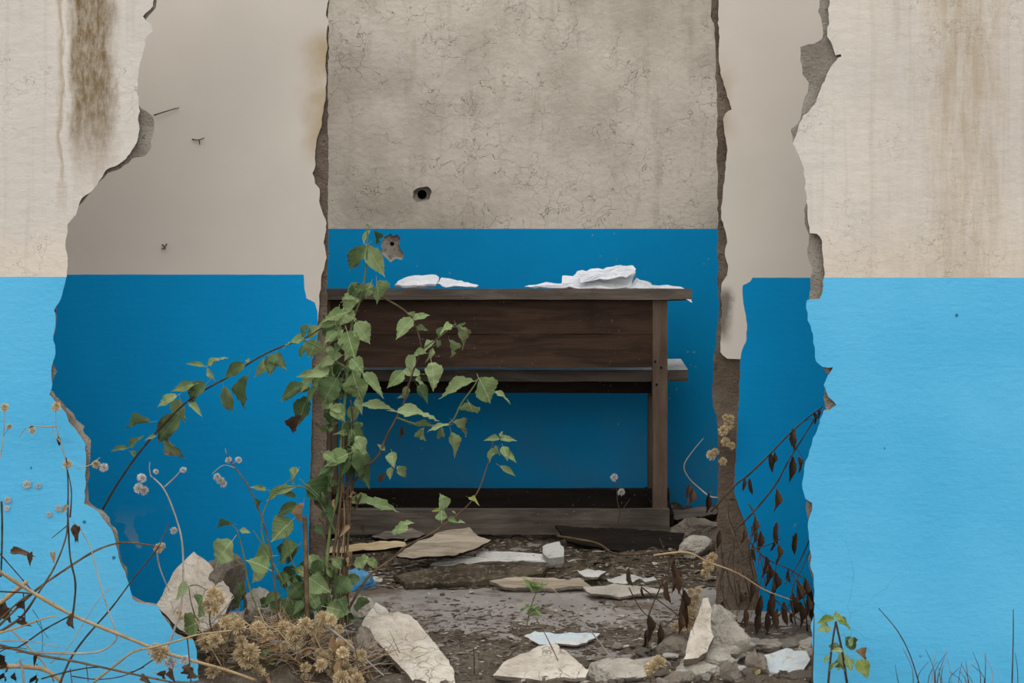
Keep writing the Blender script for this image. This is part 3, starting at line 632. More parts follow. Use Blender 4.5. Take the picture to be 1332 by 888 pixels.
# ------------------------------------------------------------------ plants
def leaf_mesh(name, mat, fold, droop, curl, seed):
    rnd = random.Random(seed); n = 14; vs = []; fs = []
    for i in range(n+1):
        s = i/n; wd = .5*max(0, math.sin(math.pi*(s**.66)))**1.1*(1 if i % 2 else .93)
        if i == n: wd = .005
        if i == 0: wd = .02
        if i == 1: wd *= .8
        yb = s*(1-.08*droop*s); zc = -droop*.32*s*s+.03*rnd.uniform(-1, 1)
        for t in (-1, -.5, 0, .5, 1):
            z = zc+fold*wd*abs(t)+curl*.11*math.sin(s*9+t*2+seed)*abs(t)*wd*2
            vs.append((t*wd*(1-.2*fold*abs(t)), yb-.05*abs(t)*(1 if i % 2 else 0), z))
    for i in range(n):
        for k in range(4): fs.append((i*5+k, i*5+k+1, i*5+6+k, i*5+5+k))
    o = len(vs); vs += [(-.015, .02, 0), (.015, .02, 0), (.012, -.22, .06), (-.012, -.22, .06)]; fs.append((o, o+1, o+2, o+3))
    me = bpy.data.meshes.new(name); me.from_pydata(vs, [], fs); me.materials.append(M[mat])
    me.polygons.foreach_set('use_smooth', [True]*len(me.polygons)); me.update(); return me
LM = {k: [leaf_mesh('leaf_'+k, k, *a, i) for i, a in enumerate(v)] for k, v in {
    'leaf': [(.35, .7, .6), (.2, 1.0, .8), (.5, .5, .5), (.3, 1.2, 1.0)], 'leafdark': [(.4, .9, .8), (.6, 1.2, 1.2), (.3, .6, .6)],
    'leafbrown': [(.5, 1.2, 1.2), (.7, 1.0, 1.6)], 'leafdead': [(1.3, 1.6, 2.2), (1.6, 1.0, 2.6), (1.0, 2.0, 2.0)],
    'leafyellow': [(.3, .8, .8), (.5, 1.0, 1.0)], 'leaftan': [(1.0, 1.4, 2.0), (.8, 1.2, 1.6)]}.items()}
lr = random.Random(21)
def leaf(root, a, c, Y, wr=.6, kind='leaf', dY=None, name='leaf'):
    p = P(a[0], a[1], Y); q = P(c[0], c[1], Y+(lr.uniform(-.03, .03) if dY is None else dY)); t = q-p; L = t.length; t.normalize()
    n = Vector((lr.uniform(-.45, .45), -.75+lr.uniform(-.2, .2), .55+lr.uniform(-.35, .3)))
    x = t.cross(n).normalized(); n = x.cross(t).normalized()
    o = bpy.data.objects.new(name, lr.choice(LM[kind])); C.objects.link(o); o.parent = root
    L *= 1.15; W = max(.2*L, min(1.0, wr*1.12)*L)
    m = Matrix((x*W, t*L, n*(W*1.3 if 'dead' in kind or 'tan' in kind else L))).transposed().to_4x4(); m.translation = p-root.location
    o.matrix_local = m; return o
def stem(root, pts, r0, r1, mat, name='stem', seg=5, wob=.12, sides=6, own=None):
    P3 = [P(*p) for p in pts]; mb = MB(); tube(mb, curve(P3, seg), r0, r1, mat, sides, wob)
    return mb.build(name, root, own, smooth=True)
def cstem(root, crop, pts, Y, r0, r1, mat, **k):
    ox, oy, s = crop; Ys = Y if isinstance(Y, (list, tuple)) else None; n = len(pts)
    return stem(root, [(ox+a/s, oy+c/s, (Ys[0]+(Ys[1]-Ys[0])*i/(n-1)) if Ys else Y) for i, (a, c) in enumerate(pts)], r0, r1, mat, **k)
CA = (330, 280, 3.7); CB_ = (330, 500, 3.7); CC = (200, 680, 4.27); CD = (0, 300, 2.96); CE = (0, 588, 2.96); CG = (0, 680, 4.27); CH = (850, 568, 2.763); CI = (780, 700, 4.44); CJ = (400, 588, 2.96)
def leaves(root, crop, L, Y):
    ox, oy, s = crop
    for e in L:
        a, c, d, f = e[:4]; wr = e[4] if len(e) > 4 else .6; kd = e[5] if len(e) > 5 else 'leaf'
        leaf(root, (ox+a/s, oy+c/s), (ox+d/s, oy+f/s), Y+lr.uniform(-.05, .05), wr, kd)
D, B_, Y_ = 'leafdark', 'leafbrown', 'leafyellow'
weed = empty('green_weed', P(432, 810, .22), 'tall leafy green weed growing in the left of the gap', 'weed')
YW = .24
stem(weed, [(432,822,.2),(425,745,.22),(430,685,.24),(440,640,.25),(445,560,.25),(452,480,.25),(458,420,.25),(470,385,.25),(477,335,.25),(478,298,.25)], .0055, .002, 'stemgreen')
stem(weed, [(452,815,.22),(452,700,.26),(458,640,.26),(462,580,.26),(456,520,.26)], .004, .002, 'stembrown')
stem(weed, [(418,815,.2),(434,720,.23),(444,640,.24),(448,560,.24)], .0045, .0025, 'stembrown')
stem(weed, [(440,812,.24),(440,720,.26),(450,650,.26),(455,600,.26)], .0035, .002, 'stembrown')
stem(weed, [(440,652,.25),(457,630,.25),(476,608,.25),(492,592,.26),(503,567,.26),(516,543,.26),(527,519,.26),(535,490,.26),(549,456,.26),(570,440,.26),(590,425,.26),(605,432,.26)], .0035, .0015, 'stembrown')
stem(weed, [(462,400,.25),(482,380,.25),(500,388,.25),(530,407,.25),(543,431,.25),(549,456,.26)], .003, .002, 'stembrown')
stem(weed, [(516,543,.26),(545,552,.25),(584,551,.24),(600,525,.23),(616,503,.22),(622,492,.22)], .003, .0015, 'stemgreen')
stem(weed, [(452,480,.25),(437,470,.24),(415,452,.23),(395,442,.22)], .003, .002, 'stemgreen')
stem(weed, [(440,700,.24),(420,660,.22),(405,640,.2),(385,632,.18),(350,640,.17)], .003, .0015, 'stemgreen')
stem(weed, [(430,790,.2),(400,760,.18),(380,730,.16),(372,690,.15)], .003, .0015, 'stemgreen')
stem(weed, [(449,800,.22),(479,750,.3),(511,726,.34),(528,710,.36),(562,693,.38),(599,666,.4),(620,642,.4),(633,608,.4),(641,575,.4)], .0035, .0014, 'stembrown')
leaves(weed, CA, [(545,150,440,265,.45,D),(545,150,625,285,.5),(560,75,520,130,.45),(575,75,612,150,.25,D),(560,62,535,38,.25,B_),(540,355,390,395,.35),(520,330,450,400,.5,D),
 (590,318,615,425,.8),(565,325,535,400,.6),(500,420,420,480,.5),(440,470,325,495,.4),(490,515,562,612,.65),(450,560,482,680,.75),(430,550,368,612,.28),(320,540,240,585,.5),(300,600,268,690,.9),
 (350,640,405,672,.5),(390,500,310,535,.5),(250,600,150,602,.32),(240,630,222,678,.5,D),(268,530,222,582,.6,D),(460,420,520,400,.5),(470,450,420,520,.7),(430,480,500,490,.6),(400,560,340,600,.6),(430,620,380,660,.5,D),
 (765,500,684,580,.62),(770,500,838,468,.5),(770,492,748,468,.5),(780,540,842,550,.4,B_),(920,548,868,582,.5,B_),(975,535,1038,642,.38,B_),(940,600,972,688,.35,B_),(960,530,898,548,.5),(980,530,1010,560,.5,B_),
 (870,610,818,650,.5),(880,600,902,642,.5),(860,640,838,704,.35,B_),(830,665,758,672,.5),(780,680,738,762,.7),(855,708,882,832,.6),(720,750,648,824,.55),(800,762,715,742,.45),(780,792,836,806,.5),(800,812,832,886,.6,D),(740,822,728,886,.55,B_),
 (1060,800,896,866,.32),(1085,788,1152,902,.75),(1160,850,1242,886,.25),(470,690,528,752,.75),(440,730,306,765,.4),(480,768,512,905,.72),(530,760,624,852,.36),(400,785,325,905,.75,D),(300,760,212,770,.4),(290,775,218,834,.5),
 (240,812,125,876,.4,D),(300,830,258,884,.5,D),(400,840,432,890,.6),(420,720,380,790,.6,D),(420,800,470,880,.6,D),(360,760,310,800,.5)], YW)
leaves(weed, CB_, [(270,20,130,58,.4,D),(260,60,205,190,.55,D),(235,150,150,252,.4,'leafdead'),(520,102,690,112,.22),(690,132,884,130,.26),(730,20,718,72,.4,B_),(790,8,842,74,.5,D),(940,195,838,206,.22),(850,205,762,182,.3,B_),
 (820,210,808,280,.5,B_),(905,205,886,272,.4,B_),(960,180,1042,238,.4,B_),(950,232,982,342,.42,B_),(1035,85,1056,158,.9),(710,195,700,264,.3,'leafdead'),(630,315,598,288,.5),(665,328,672,392,.7),(690,395,738,448,.6,B_),(640,430,598,478,.4,'leafdead'),
 (662,400,652,452,.6),(1180,262,1116,264,.4),(1190,262,1244,256,.4),(1185,250,1196,226,.5),(1172,310,1118,372,.4),(1180,330,1162,300,.8),(1210,320,1254,362,.4),(1200,300,1220,354,.6),(1185,392,1264,438,.25),
 (455,335,342,378,.7),(470,215,482,335,.6),(490,250,556,355,.45),(480,330,542,465,.5,D),(450,240,398,226,.4),(500,375,498,446,.6,D),(540,325,528,405,.5),(440,200,430,290,.6,D),(480,260,440,330,.6,D),(500,300,560,380,.4),(500,180,520,260,.5,D),
 (215,410,158,472,.6),(250,480,380,575,.75,D),(190,500,48,545,.3),(200,540,138,518,.4,D),(60,505,0,488,.3),(30,562,15,584,.5,D),(470,565,696,566,.26),(210,580,110,622,.5,D),(185,655,88,742,.85),(240,570,208,672,.5,'leaftan'),(215,780,98,842,.6,D),
 (95,825,-5,832,.8),(300,680,335,724,.5,D),(914,596,910,538,.9),(905,604,862,604,.4,Y_),(905,655,900,600,1),(940,645,978,662,.5),(955,610,972,618,.5),(985,660,1014,662,.4),(740,700,652,688,.7),(722,672,772,660,.4),(740,746,722,752,.5),(1035,545,1082,565,.3,Y_),
 (330,560,380,640,.6,D),(400,150,340,200,.6,D),(380,100,440,170,.7),(420,130,370,110,.5)], YW)
leaves(weed, CC, [(435,100,318,238,.65),(640,258,535,196,.75),(615,255,542,322,.65),(800,130,672,214,.65,D),(690,285,742,352,.7,D),(765,335,835,432,.8,D),(745,415,688,542,.85),(705,405,598,442,.6,D),(765,495,715,560,.6),(825,435,785,545,.7,D),
 (470,335,492,402,.6,D),(485,415,450,470,.7,D),(925,205,898,305,.7,D),(990,200,1045,252,.7),(1005,260,958,335,.6,D),(960,235,1015,302,.6),(945,415,878,484,.7,D),(1055,425,1028,505,.6),(1088,485,1130,555,.8,D),(1050,505,1095,562,.6),(1185,205,1088,240,.5),(1180,205,1264,242,.5),
 (1150,205,1205,186,.5),(640,420,590,470,.6,D),(860,470,940,440,.6,D),(980,420,930,470,.6,D),(880,560,830,520,.5,D)], .2)
wr_ = random.Random(33)
for i in range(9):                                  # bundle of thin brown stems at the base
    a = wr_.uniform(436, 462); stem(weed, [(a-wr_.uniform(2, 16), 815, .2+wr_.uniform(-.03, .05)), (a-4, 740, .24), (a+wr_.uniform(-4, 4), 680, .25), (a+wr_.uniform(-8, 6), wr_.uniform(560, 630), .25)], .0026, .0014, wr_.choice(('stembrown', 'stemtan', 'stembrown')))
for i in range(46):                                 # crowded small leaves round the stems
    a = wr_.gauss(447, 13); c = wr_.uniform(400, 640); L = wr_.uniform(12, 30); an = wr_.uniform(-2.9, -.2)
    leaf(weed, (a, c), (a+math.cos(an)*L, c-math.sin(an)*L), YW+wr_.uniform(-.04, .06), wr_.uniform(.4, .65), wr_.choice(('leaf', 'leaf', D, B_)))
for i in range(26):
    a = wr_.gauss(448, 10); c = wr_.uniform(620, 790); L = wr_.uniform(8, 22); an = wr_.uniform(-2.6, -.5)
    leaf(weed, (a, c), (a+math.cos(an)*L, c-math.sin(an)*L), YW+wr_.uniform(-.04, .04), .35, wr_.choice(('leaftan', 'leafdead', 'leaftan', D)))
for i in range(26):
    a = wr_.uniform(360, 470); c = wr_.uniform(720, 800); L = wr_.uniform(14, 32); an = wr_.uniform(-3, 0)
    leaf(weed, (a, c), (a+math.cos(an)*L, c-math.sin(an)*L), .2+wr_.uniform(-.06, .06), wr_.uniform(.5, .8), wr_.choice((D, D, 'leaf')))
stem(weed, [(338,800,.16),(324,762,.18),(317,722,.2),(308,690,.2),(298,681,.2)], .0024, .0012, 'stemgreen')
stem(weed, [(317,735,.19),(308,728,.19),(301,718,.2)], .0016, .001, 'stemgreen')
stem(weed, [(388,800,.18),(366,752,.19),(347,716,.2),(340,684,.22),(350,650,.23),(380,622,.24)], .0026, .0012, 'stemgreen')
stem(weed, [(347,716,.2),(336,700,.2),(330,690,.2)], .0016, .001, 'stemgreen')
# low green weed on the pale chunk
w2 = empty('green_weed', P(258, 822, .08), 'small round-leaved weed in front of the pale pointed chunk', 'weed')
cstem(w2, CC, [(250,600),(230,520),(205,430),(195,350)], .08, .002, .001, 'stembrown')
leaves(w2, CC, [(195,370,112,392,.8),(275,405,238,455,.8),(290,470,232,524,.6),(260,545,160,592,.9),(440,10,328,6,.2,D),(480,42,538,46,.5)], .08)
w2b = empty('green_weed', P(352, 850, .06), 'little bright green weed inside the dry grass', 'weed')
cstem(w2b, CC, [(640,830),(635,760),(630,700)], .06, .002, .001, 'stemgreen')
leaves(w2b, CC, [(640,700,600,760,.5),(640,710,690,750,.5),(630,760,600,810,.5),(640,770,680,800,.5)], .06)
# the long shoot reaching left
w3 = empty('green_shoot', P(128, 690, .3), 'long green shoot with paired leaves reaching left across the blue wall', 'shoot')
stem(w3, [(112,720,.32),(135,660,.3),(180,590,.28),(240,525,.26),(300,488,.25),(345,460,.24),(395,440,.23),(420,425,.24)], .0032, .002, 'stemdark')
leaves(w3, CD, [(785,520,722,508,.3),(800,520,856,476,.3),(800,530,818,578,.4),(940,512,862,562,.5,D),(955,508,955,482,.4),(958,560,914,684,.42,D),(862,600,894,712,.35,B_),(795,590,712,658,.55,D),(745,592,655,612,.35),(695,650,694,742,.75),(680,635,600,668,.4),
 (730,668,774,706,.4),(765,595,700,600,.4),(690,712,596,812,.55,D),(580,738,474,742,.28,B_),(642,793,698,882,.42,B_),(500,832,538,792,.4),(490,836,426,842,.3),(500,850,530,872,.4),(1040,490,980,566,.35),(1040,485,1098,520,.6,D),(1060,480,1030,550,.7,D),(600,790,560,800,.3)], .26)
for L in LATE: stem(wm, L, .002, .001, 'stemdark', 'rootlet')
# climbing support stick and dry stalks
o = stem(None, [(396,672,.14),(397,690,.14),(399,774,.12),(402,895,.1)], .0055, .007, 'stembrown', 'dry_stick', own=P(402, 895, .1)); tag(o, 'straight grey brown stick standing upright among the green leaves', 'stick')

PUFF = {}
def puff_mesh(mat, n, seed):
    rnd = random.Random(seed); mb = MB()
    for _ in range(n):
        d = Vector((rnd.gauss(0, 1), rnd.gauss(0, 1), rnd.gauss(0, 1)+.3)).normalized(); r = rnd.uniform(.65, 1.05)
        s = d.cross(Vector((rnd.gauss(0, 1), rnd.gauss(0, 1), rnd.gauss(0, 1)))).normalized()*.035; t = d.cross(s)
        a = d*.2; e = d*r; mb.add([a-s*.4, a+s*.4, e+s*1.6+d*.02, e-s*1.6, e+t*1.6, a], [(0, 1, 2, 3), (5, 2, 4)], mat)
    return mb.mesh('seed_head')
for mt in ('puff', 'puffpale'): PUFF[mt] = [puff_mesh(mt, 240, i) for i in range(3)]
def puff(root, a, c, Y, rpx, mat='puff', rnd=random.Random(9)):
    o = bpy.data.objects.new('seed_head', rnd.choice(PUFF[mat])); C.objects.link(o); o.parent = root; p = P(a, c, Y); r = rpx/ppm(Y)
    o.location = p-root.location; o.scale = (r, r, r*rnd.uniform(.8, 1.1)); o.rotation_euler = (rnd.uniform(-.5, .5), rnd.uniform(-.5, .5), rnd.uniform(0, 6)); return o
def dry(name, base, label, cat='dry weed'): return empty(name, P(*base), label, cat)
YS = -.22
d1 = dry('dry_stalk', (300, 884, -.1), 'thick straw-coloured stalk lying diagonally across the lower left', 'stalk')
cstem(d1, CG, [(-60,240),(5,275),(180,385),(400,510),(640,610),(850,695),(930,725),(1250,815),(1420,875)], (-.35, -.05), .0052, .004, 'stemtan')
for a, c, r in ((862,712,11),(905,720,10),(880,745,9)): puff(d1, a/4.27, 680+c/4.27, -.16, r)
d2 = dry('dry_stalk', (2, 812, -.3), 'arching brown stalk curving from the left edge over the blue paint', 'stalk')
cstem(d2, CG, [(-20,580),(5,560),(180,390),(300,300),(500,170),(620,120),(720,108),(870,130)], (-.3, -.05), .0032, .0022, 'stembrown')
puff(d2, 206, 713, -.05, 7)
d3 = dry('dry_stalk', (45, 850, -.25), 'pale thin stalk bending back in a hook below the thick one', 'stalk')
cstem(d3, CG, [(430,5),(500,130),(540,280),(590,450),(640,600),(640,655),(560,710),(420,725),(200,720)], -.2, .0014, .0026, 'stempale')
d4 = dry('dry_stalk', (95, 800, -.25), 'dark upright stalk ending on the thick straw stalk', 'stalk')
cstem(d4, CE, [(255,20),(262,120),(262,250),(270,400),(290,500),(285,590),(275,650)], -.24, .0016, .003, 'stemdark')
cstem(d4, CE, [(258,60),(275,150),(270,250)], -.23, .001, .002, 'stemdark')
cstem(d4, CE, [(262,280),(200,330)], -.23, .0015, .0008, 'stemdark')
puff(d4, 88, 604, -.24, 7)
leaves(d4, CE, [(285,280,298,345,.4,'leafdead'),(285,620,272,688,.4,'leafdead'),(262,205,240,230,.5,'leaftan')], -.24)
d5 = dry('dry_stalk', (215, 850, .0), 'grey stalk rising past the pale chunk to a fluffy seed head', 'stalk')
cstem(d5, CE, [(580,90),(630,140),(670,230),(700,340),(705,480),(695,600),(665,700),(640,755)], -.03, .0016, .003, 'stempale')
cstem(d5, CE, [(632,135),(670,100),(702,65)], -.03, .002, .001, 'stempale')
cstem(d5, CE, [(580,90),(575,60),(578,38)], -.03, .0015, .0008, 'stempale')
for a, c, r in ((545,100,7),(535,140,7),(555,148,6),(600,75,4),(705,68,5)): puff(d5, a/2.96, 588+c/2.96, -.03, r, 'puffpale')
d6 = dry('dry_stalk', (84, 875, -.15), 'dark thin stalk running diagonally down to the lower left', 'stalk')
cstem(d6, CG, [(940,0),(900,90),(865,155),(740,310),(620,470),(480,630),(400,740),(355,835),(330,900)], (-.03, -.2), .0012, .003, 'stemdark')
cstem(d6, CG, [(870,150),(885,240),(915,320),(940,375)], (-.03, 0), .002, .0012, 'stempale')
puff(d6, 210, 710, -.03, 6, 'puffpale'); puff(d6, 226, 690, -.03, 5, 'puffpale')
d7 = dry('dry_tangle', (20, 895, -.25), 'tangle of crossing dry stems and dead leaves in the bottom left corner')
for L, r0, r1, m in [([(-30,675),(5,680),(200,730),(400,765),(540,795),(700,830),(960,885)], .0035,.0025,'stembrown'),([(-30,800),(100,795),(250,815),(345,885)], .007,.005,'stemtan'),([(-30,460),(5,440),(80,380),(150,325)], .005,.0055,'stemtan'),
   ([(-20,620),(5,600),(120,520),(205,400),(300,250),(360,100),(375,0),(372,-60)], .0035,.0015,'stembrown'),([(-20,705),(5,695),(100,690),(250,590),(390,515)], .002,.002,'stemdark'),([(520,885),(640,790),(740,715),(850,690),(1000,650),(1100,620),(1280,598)], .003,.002,'stemtan'),
   ([(230,865),(400,820),(560,800),(720,830),(850,760)], .002,.0014,'stemdark'),([(-10,160),(60,240),(130,320),(190,390)], .0018,.0014,'stemdark'),([(-20,612),(5,608),(130,570),(260,525),(320,518)], .004,.001,'stemtan'),([(280,780),(380,690),(450,580),(560,410),(625,350)], .0012,.0008,'stempale'),
   ([(60,590),(150,680),(250,790),(300,880)], .0025,.002,'stemtan'),([(108,755),(125,820),(135,900)], .0035,.003,'stempale'),([(8,-120),(12,0),(10,150),(5,300)], .0028,.0022,'stemdark'),([(400,850),(540,868),(680,850),(800,800)], .0016,.001,'stemdark'),([(-10,380),(140,388),(175,400)], .0022,.0018,'stemdark'),
   ([(130,390),(135,470),(140,550)], .0018,.0012,'stemdark'),([(-10,545),(90,450),(170,390)], .0025,.002,'stembrown'),([(-10,655),(160,655),(330,690)], .0016,.001,'stempale'),([(90,720),(230,715),(420,720)], .0014,.001,'stempale'),([(200,540),(240,600),(270,640)], .001,.0006,'stemdark'),([(180,480),(230,570),(235,720)], .0009,.0006,'stemdark'),
   ([(-10,720),(60,690),(150,700)], .0016,.001,'stemdark'),([(480,790),(490,880)], .0012,.001,'stemdark'),([(390,810),(400,890)], .0014,.001,'stemdark'),([(1040,640),(1050,740),(1060,880)], .0016,.0012,'stemdark'),([(850,830),(960,820),(1100,760)], .001,.0008,'stempale')]:
    cstem(d7, CG, L, YS+random.uniform(-.08, .1), r0, r1, m)
leaves(d7, CG, [(30,430,35,510,.5,'leafdead'),(55,470,48,560,.4,'leafdead'),(140,430,120,480,.6,'leafdead'),(140,530,132,570,.5,'leafdead'),(60,165,190,170,.3,'leafdead'),(180,160,158,240,.35,'leafdead'),(290,165,300,212,.5,'leaftan'),(415,20,422,105,.45,'leafdead'),(30,740,12,790,.7,'leafdead'),(40,780,20,830,.7,'leafdead'),
  (195,735,190,795,.4,'leafdead'),(205,840,195,890,.6,'leafdead'),(25,830,15,890,.6,'leafdead'),(85,830,80,890,.5,'leafdead'),(790,850,830,890,.5,'leafdead'),(925,820,890,880,.5,'leafdead'),(960,815,965,885,.5,'leafdead'),(1060,780,1040,860,.6,'leafdead'),(1075,800,1060,880,.5,'leafdead')], YS)
for a, c, r, m in ((6,530,6,'puff'),(12,555,4,'puff'),(135,608,6,'puffpale'),(125,604,6,'puff'),(42,560,5,'puff'),(74,528,6,'puff'),(240,858,7,'puffpale'),(222,862,9,'puffpale')): puff(d7, a, c, YS+.1, r, m)
cstem(d7, CE, [(-10,60),(8,-20),(15,-90),(18,-160)], YS+.1, .0018, .001, 'stempale'); cstem(d7, CE, [(12,-60),(30,-90),(36,-98)], YS+.1, .001, .0008, 'stempale')
for a, c, r, lab in ((76,661,5,'pale seed fluff stuck to the light blue wall beside the dark upright stalk'),(64,669,4,'smaller tuft of pale fluff stuck to the wall below its neighbour'),(35,630,6,'largest tuft of white fluff stuck high on the left light blue wall'),(50,632,4,'small white fluff just right of the largest tuft on the wall'),(10,650,5,'white fluff stuck to the wall near the left frame edge'),(9,661,4,'tiny white fluff lowest on the wall near the left frame edge')):
    o = bpy.data.objects.new('seed_fluff', PUFF['puffpale'][0]); C.objects.link(o); k = r/ppm(-.005); o.location = P(a, c, -.4*k); o.scale = (k, k*.4, k); tag(o, lab, 'seed fluff', 'seed fluff caught on the wall')
d8 = dry('dry_weed', (90, 660, .0), 'branched dry weed with curled tips at the tan broken edge on the left')
for L in ([(262,60),(245,0),(228,-60),(215,-110),(215,-180)], [(232,-40),(210,-70),(200,-100)], [(215,-100),(170,-98),(110,-100),(75,-60)], [(300,60),(345,50),(385,20)]):
    cstem(d8, CE, L, -.06, .0018, .0008, 'stempale')
leaves(d8, CE, [(222,-60,232,-20,.4,'leafdead'),(120,-100,130,-85,.5,'leafdead')], -.06); puff(d8, 72, 530, -.06, 6)
d9 = dry('dry_stalk', (362, 830, .05), 'slender reddish stalk with a pale seed head left of the green weed', 'stalk')
cstem(d9, CE, [(868,0),(905,60),(950,120),(1000,230),(1040,370),(1060,540),(1075,680)], (.05, .06), .0014, .0026, 'stembrown')
for L in ([(905,60),(860,50),(815,85)], [(880,25),(870,0),(868,-15)], [(895,45),(915,30),(925,25)]): cstem(d9, CE, L, .05, .001, .0007, 'stempale')
for a, c, r in ((850,110,6),(835,95,5),(860,122,5),(918,30,5),(880,30,5)): puff(d9, a/2.96, 588+c/2.96, .05, r, 'puffpale')
# the dry grass and seed heads over the left heap
dg = dry('dry_seed_weed', (340, 885, .0), 'dried weed covered in tan fluffy seed heads at the bottom left of centre')
pr = random.Random(77)
for L, r0, r1, m in [([(440,500),(560,590),(700,700),(830,790)], .002,.0014,'stemtan'),([(230,530),(300,660),(380,800)], .0022,.0016,'stemtan'),([(230,660),(400,600),(560,585),(720,570)], .0024,.0012,'stemtan'),([(320,560),(390,480),(445,410)], .0022,.0012,'stempale'),([(580,470),(620,560),(690,600),(760,680)], .0018,.001,'stemtan'),
   ([(940,560),(1060,650),(1180,760),(1280,850)], .003,.002,'stempale'),([(880,600),(940,720),(1000,860)], .0018,.001,'stemtan'),([(690,500),(740,600),(800,700)], .0014,.001,'stemtan'),([(600,880),(700,800),(820,760)], .0014,.001,'stembrown'),([(860,740),(980,800),(1120,880)], .002,.001,'stemtan'),([(500,690),(600,685),(760,660)], .0014,.001,'stemtan'),
   ([(320,610),(310,520),(330,440),(360,390)], .002,.0012,'stembrown'),([(200,350),(240,345),(300,375)], .0016,.001,'stembrown'),([(800,560),(840,640),(850,760)], .0016,.001,'stemtan'),([(1090,600),(1120,700),(1140,840)], .0014,.001,'stembrown'),([(720,880),(800,820),(900,860)], .0014,.001,'stemtan'),([(400,870),(480,760),(520,680)], .0016,.001,'stembrown')]:
    cstem(dg, CC, L, pr.uniform(-.02, .06), r0, r1, m)
for a, c, r in [(435,560,15),(470,575,13),(400,555,11),(340,650,13),(370,680,12),(290,670,12),(485,660,11),(500,730,14),(540,715,14),(520,770,13),(470,740,11),(575,835,13),(600,850,10),(330,400,12),(360,420,12),(310,460,12),(340,480,10),(1030,690,14),(1000,720,12),(1050,720,10),(950,760,13),(930,790,11),(1060,830,14),(1100,850,14),(1040,860,13),
      (940,530,12),(960,560,11),(900,575,9),(1130,880,12),(790,830,9),(140,500,6),(150,530,5),(20,700,11),(270,640,9),(420,620,9),(380,630,10),(985,540,10),(880,590,9),(320,690,9),(560,690,8)]:
    puff(dg, 200+a/4.27, 680+c/4.27, pr.uniform(-.02, .07), r*.9)
for i in range(60):
    a = pr.gauss(370, 62); c = pr.uniform(812, 892)
    if a > 262: puff(dg, a, c, pr.uniform(.0, .12), pr.uniform(6, 12))
for i in range(40):
    a = pr.uniform(268, 490); c = pr.uniform(815, 890); L = pr.uniform(12, 26); an = pr.uniform(-3.1, .4)
    leaf(dg, (a, c), (a+math.cos(an)*L, c-math.sin(an)*L), pr.uniform(.0, .12), .4, 'leaftan')
# straw litter
mb = MB(); sr = random.Random(5)
for i in range(800):
    a = max(275, sr.gauss(375, 65)); c = sr.uniform(800, 905); Y = sr.uniform(.02, .22); p = P(a, c, Y); gz = ground_z(p.x, p.y)
    p.z = min(max(p.z, gz), gz+.06); L = sr.uniform(.03, .10); an = sr.uniform(-.5, 3.6); q = p+Vector((math.cos(an)*L, sr.uniform(-.03, .03), abs(math.sin(an))*L*.6+.003))
    tube(mb, [p, p.lerp(q, .5)+Vector((0, 0, sr.uniform(-.006, .01))), q], .0012, .0005, sr.choice(('stemtan', 'stemtan', 'stembrown', 'stempale')), 3)
tag(mb.build('dry_straw', None, P(370, 890, .1)), 'thin dry straw matted over the left heap', 'straw', None, 'stuff')

# dead growth on the right
def dleaf(root, L, Y, kind='leafdead'):
    for a, c, ln_ in L: leaf(root, (a, c-ln_/2), (a+lr.uniform(-5, 5), c+ln_/2), Y+lr.uniform(-.03, .03), .26, kind, 0)
r1 = dry('dead_branch', (950, 650, .3), 'dead branch with hanging shrivelled leaves crossing the dark blue strip', 'branch')
stem(r1, [(925,665,.34),(955,632,.32),(973,618,.3),(1000,592,.28),(1020,571,.26),(1045,548,.22),(1071,528,.17)], .0032, .0016, 'stemdark')
stem(r1, [(955,690,.33),(966,680,.32),(985,660,.31),(1009,630,.29),(1024,602,.27),(1045,568,.24),(1067,533,.18)], .003, .0014, 'stemdark')
stem(r1, [(1045,548,.22),(1055,545,.2),(1062,552,.2)], .001, .0006, 'stemdark'); stem(r1, [(1034,580,.24),(1042,592,.24),(1046,600,.24)], .001, .0006, 'stemdark')
dleaf(r1, [(1034,574,34),(1030,570,26),(1002,604,30),(1007,598,22),(1031,612,38),(1038,606,24),(975,634,24),(969,632,20),(1009,652,34),(1058,545,18),(1064,540,16),(981,686,30),(984,700,22)], .27)
r2 = dry('dead_bramble', (980, 830, .3), 'dead dark bramble with shrivelled leaves along the right side of the gap', 'bramble')
for L, Y, r in [([(850,722),(893,718),(922,731),(959,745),(995,767),(1030,780)], .26, .0028)]: stem(r2, [(a, c, Y) for a, c in L], r, .0014, 'stemtan')
for L in ([(970,745),(1000,772),(1028,797),(1055,815)], [(950,808),(985,812),(1012,800),(1040,780)], [(972,700),(995,725),(1030,742),(1060,762)], [(990,812),(982,760),(974,715),(980,680)], [(1010,815),(1004,770),(1012,725)], [(1035,812),(1030,770),(1045,735),(1058,705)], [(1050,820),(1046,780),(1030,745)], [(960,820),(975,780),(965,740)], [(1000,820),(1022,790),(1050,775)], [(1058,690),(1040,730),(1020,760)],[(975,715),(1000,708),(1016,700)]):
    stem(r2, [(a, c, .3+random.uniform(-.05, .08)) for a, c in L], .0022, .001, 'stemdark')
dleaf(r2, [(980,720,26),(1013,723,30),(996,735,24),(1008,760,34),(1036,772,36),(1046,768,34),(1030,785,32),(1005,785,36),(990,790,34),(978,770,30),(1020,800,36),(1050,790,34),(1056,782,30),(1040,800,36),(1012,808,34),(998,812,32),(985,812,36),(970,806,30),(1058,800,24),(962,780,24),(1026,750,20),(1000,750,18)], .3)
jr = random.Random(14)
for i in range(22):                                 # roots and runners clinging to the foot of the jamb
    a = jr.uniform(932, 985); c = jr.uniform(640, 760); h = jr.uniform(40, 110)
    stem(r2, [(a, c, .62), (a+jr.uniform(-8, 12), c+h*.4, .58), (a+jr.uniform(-10, 22), min(828, c+h), .5)], .002, .001, jr.choice(('stemdark', 'stemdark', 'stembrown')), sides=4, seg=4)
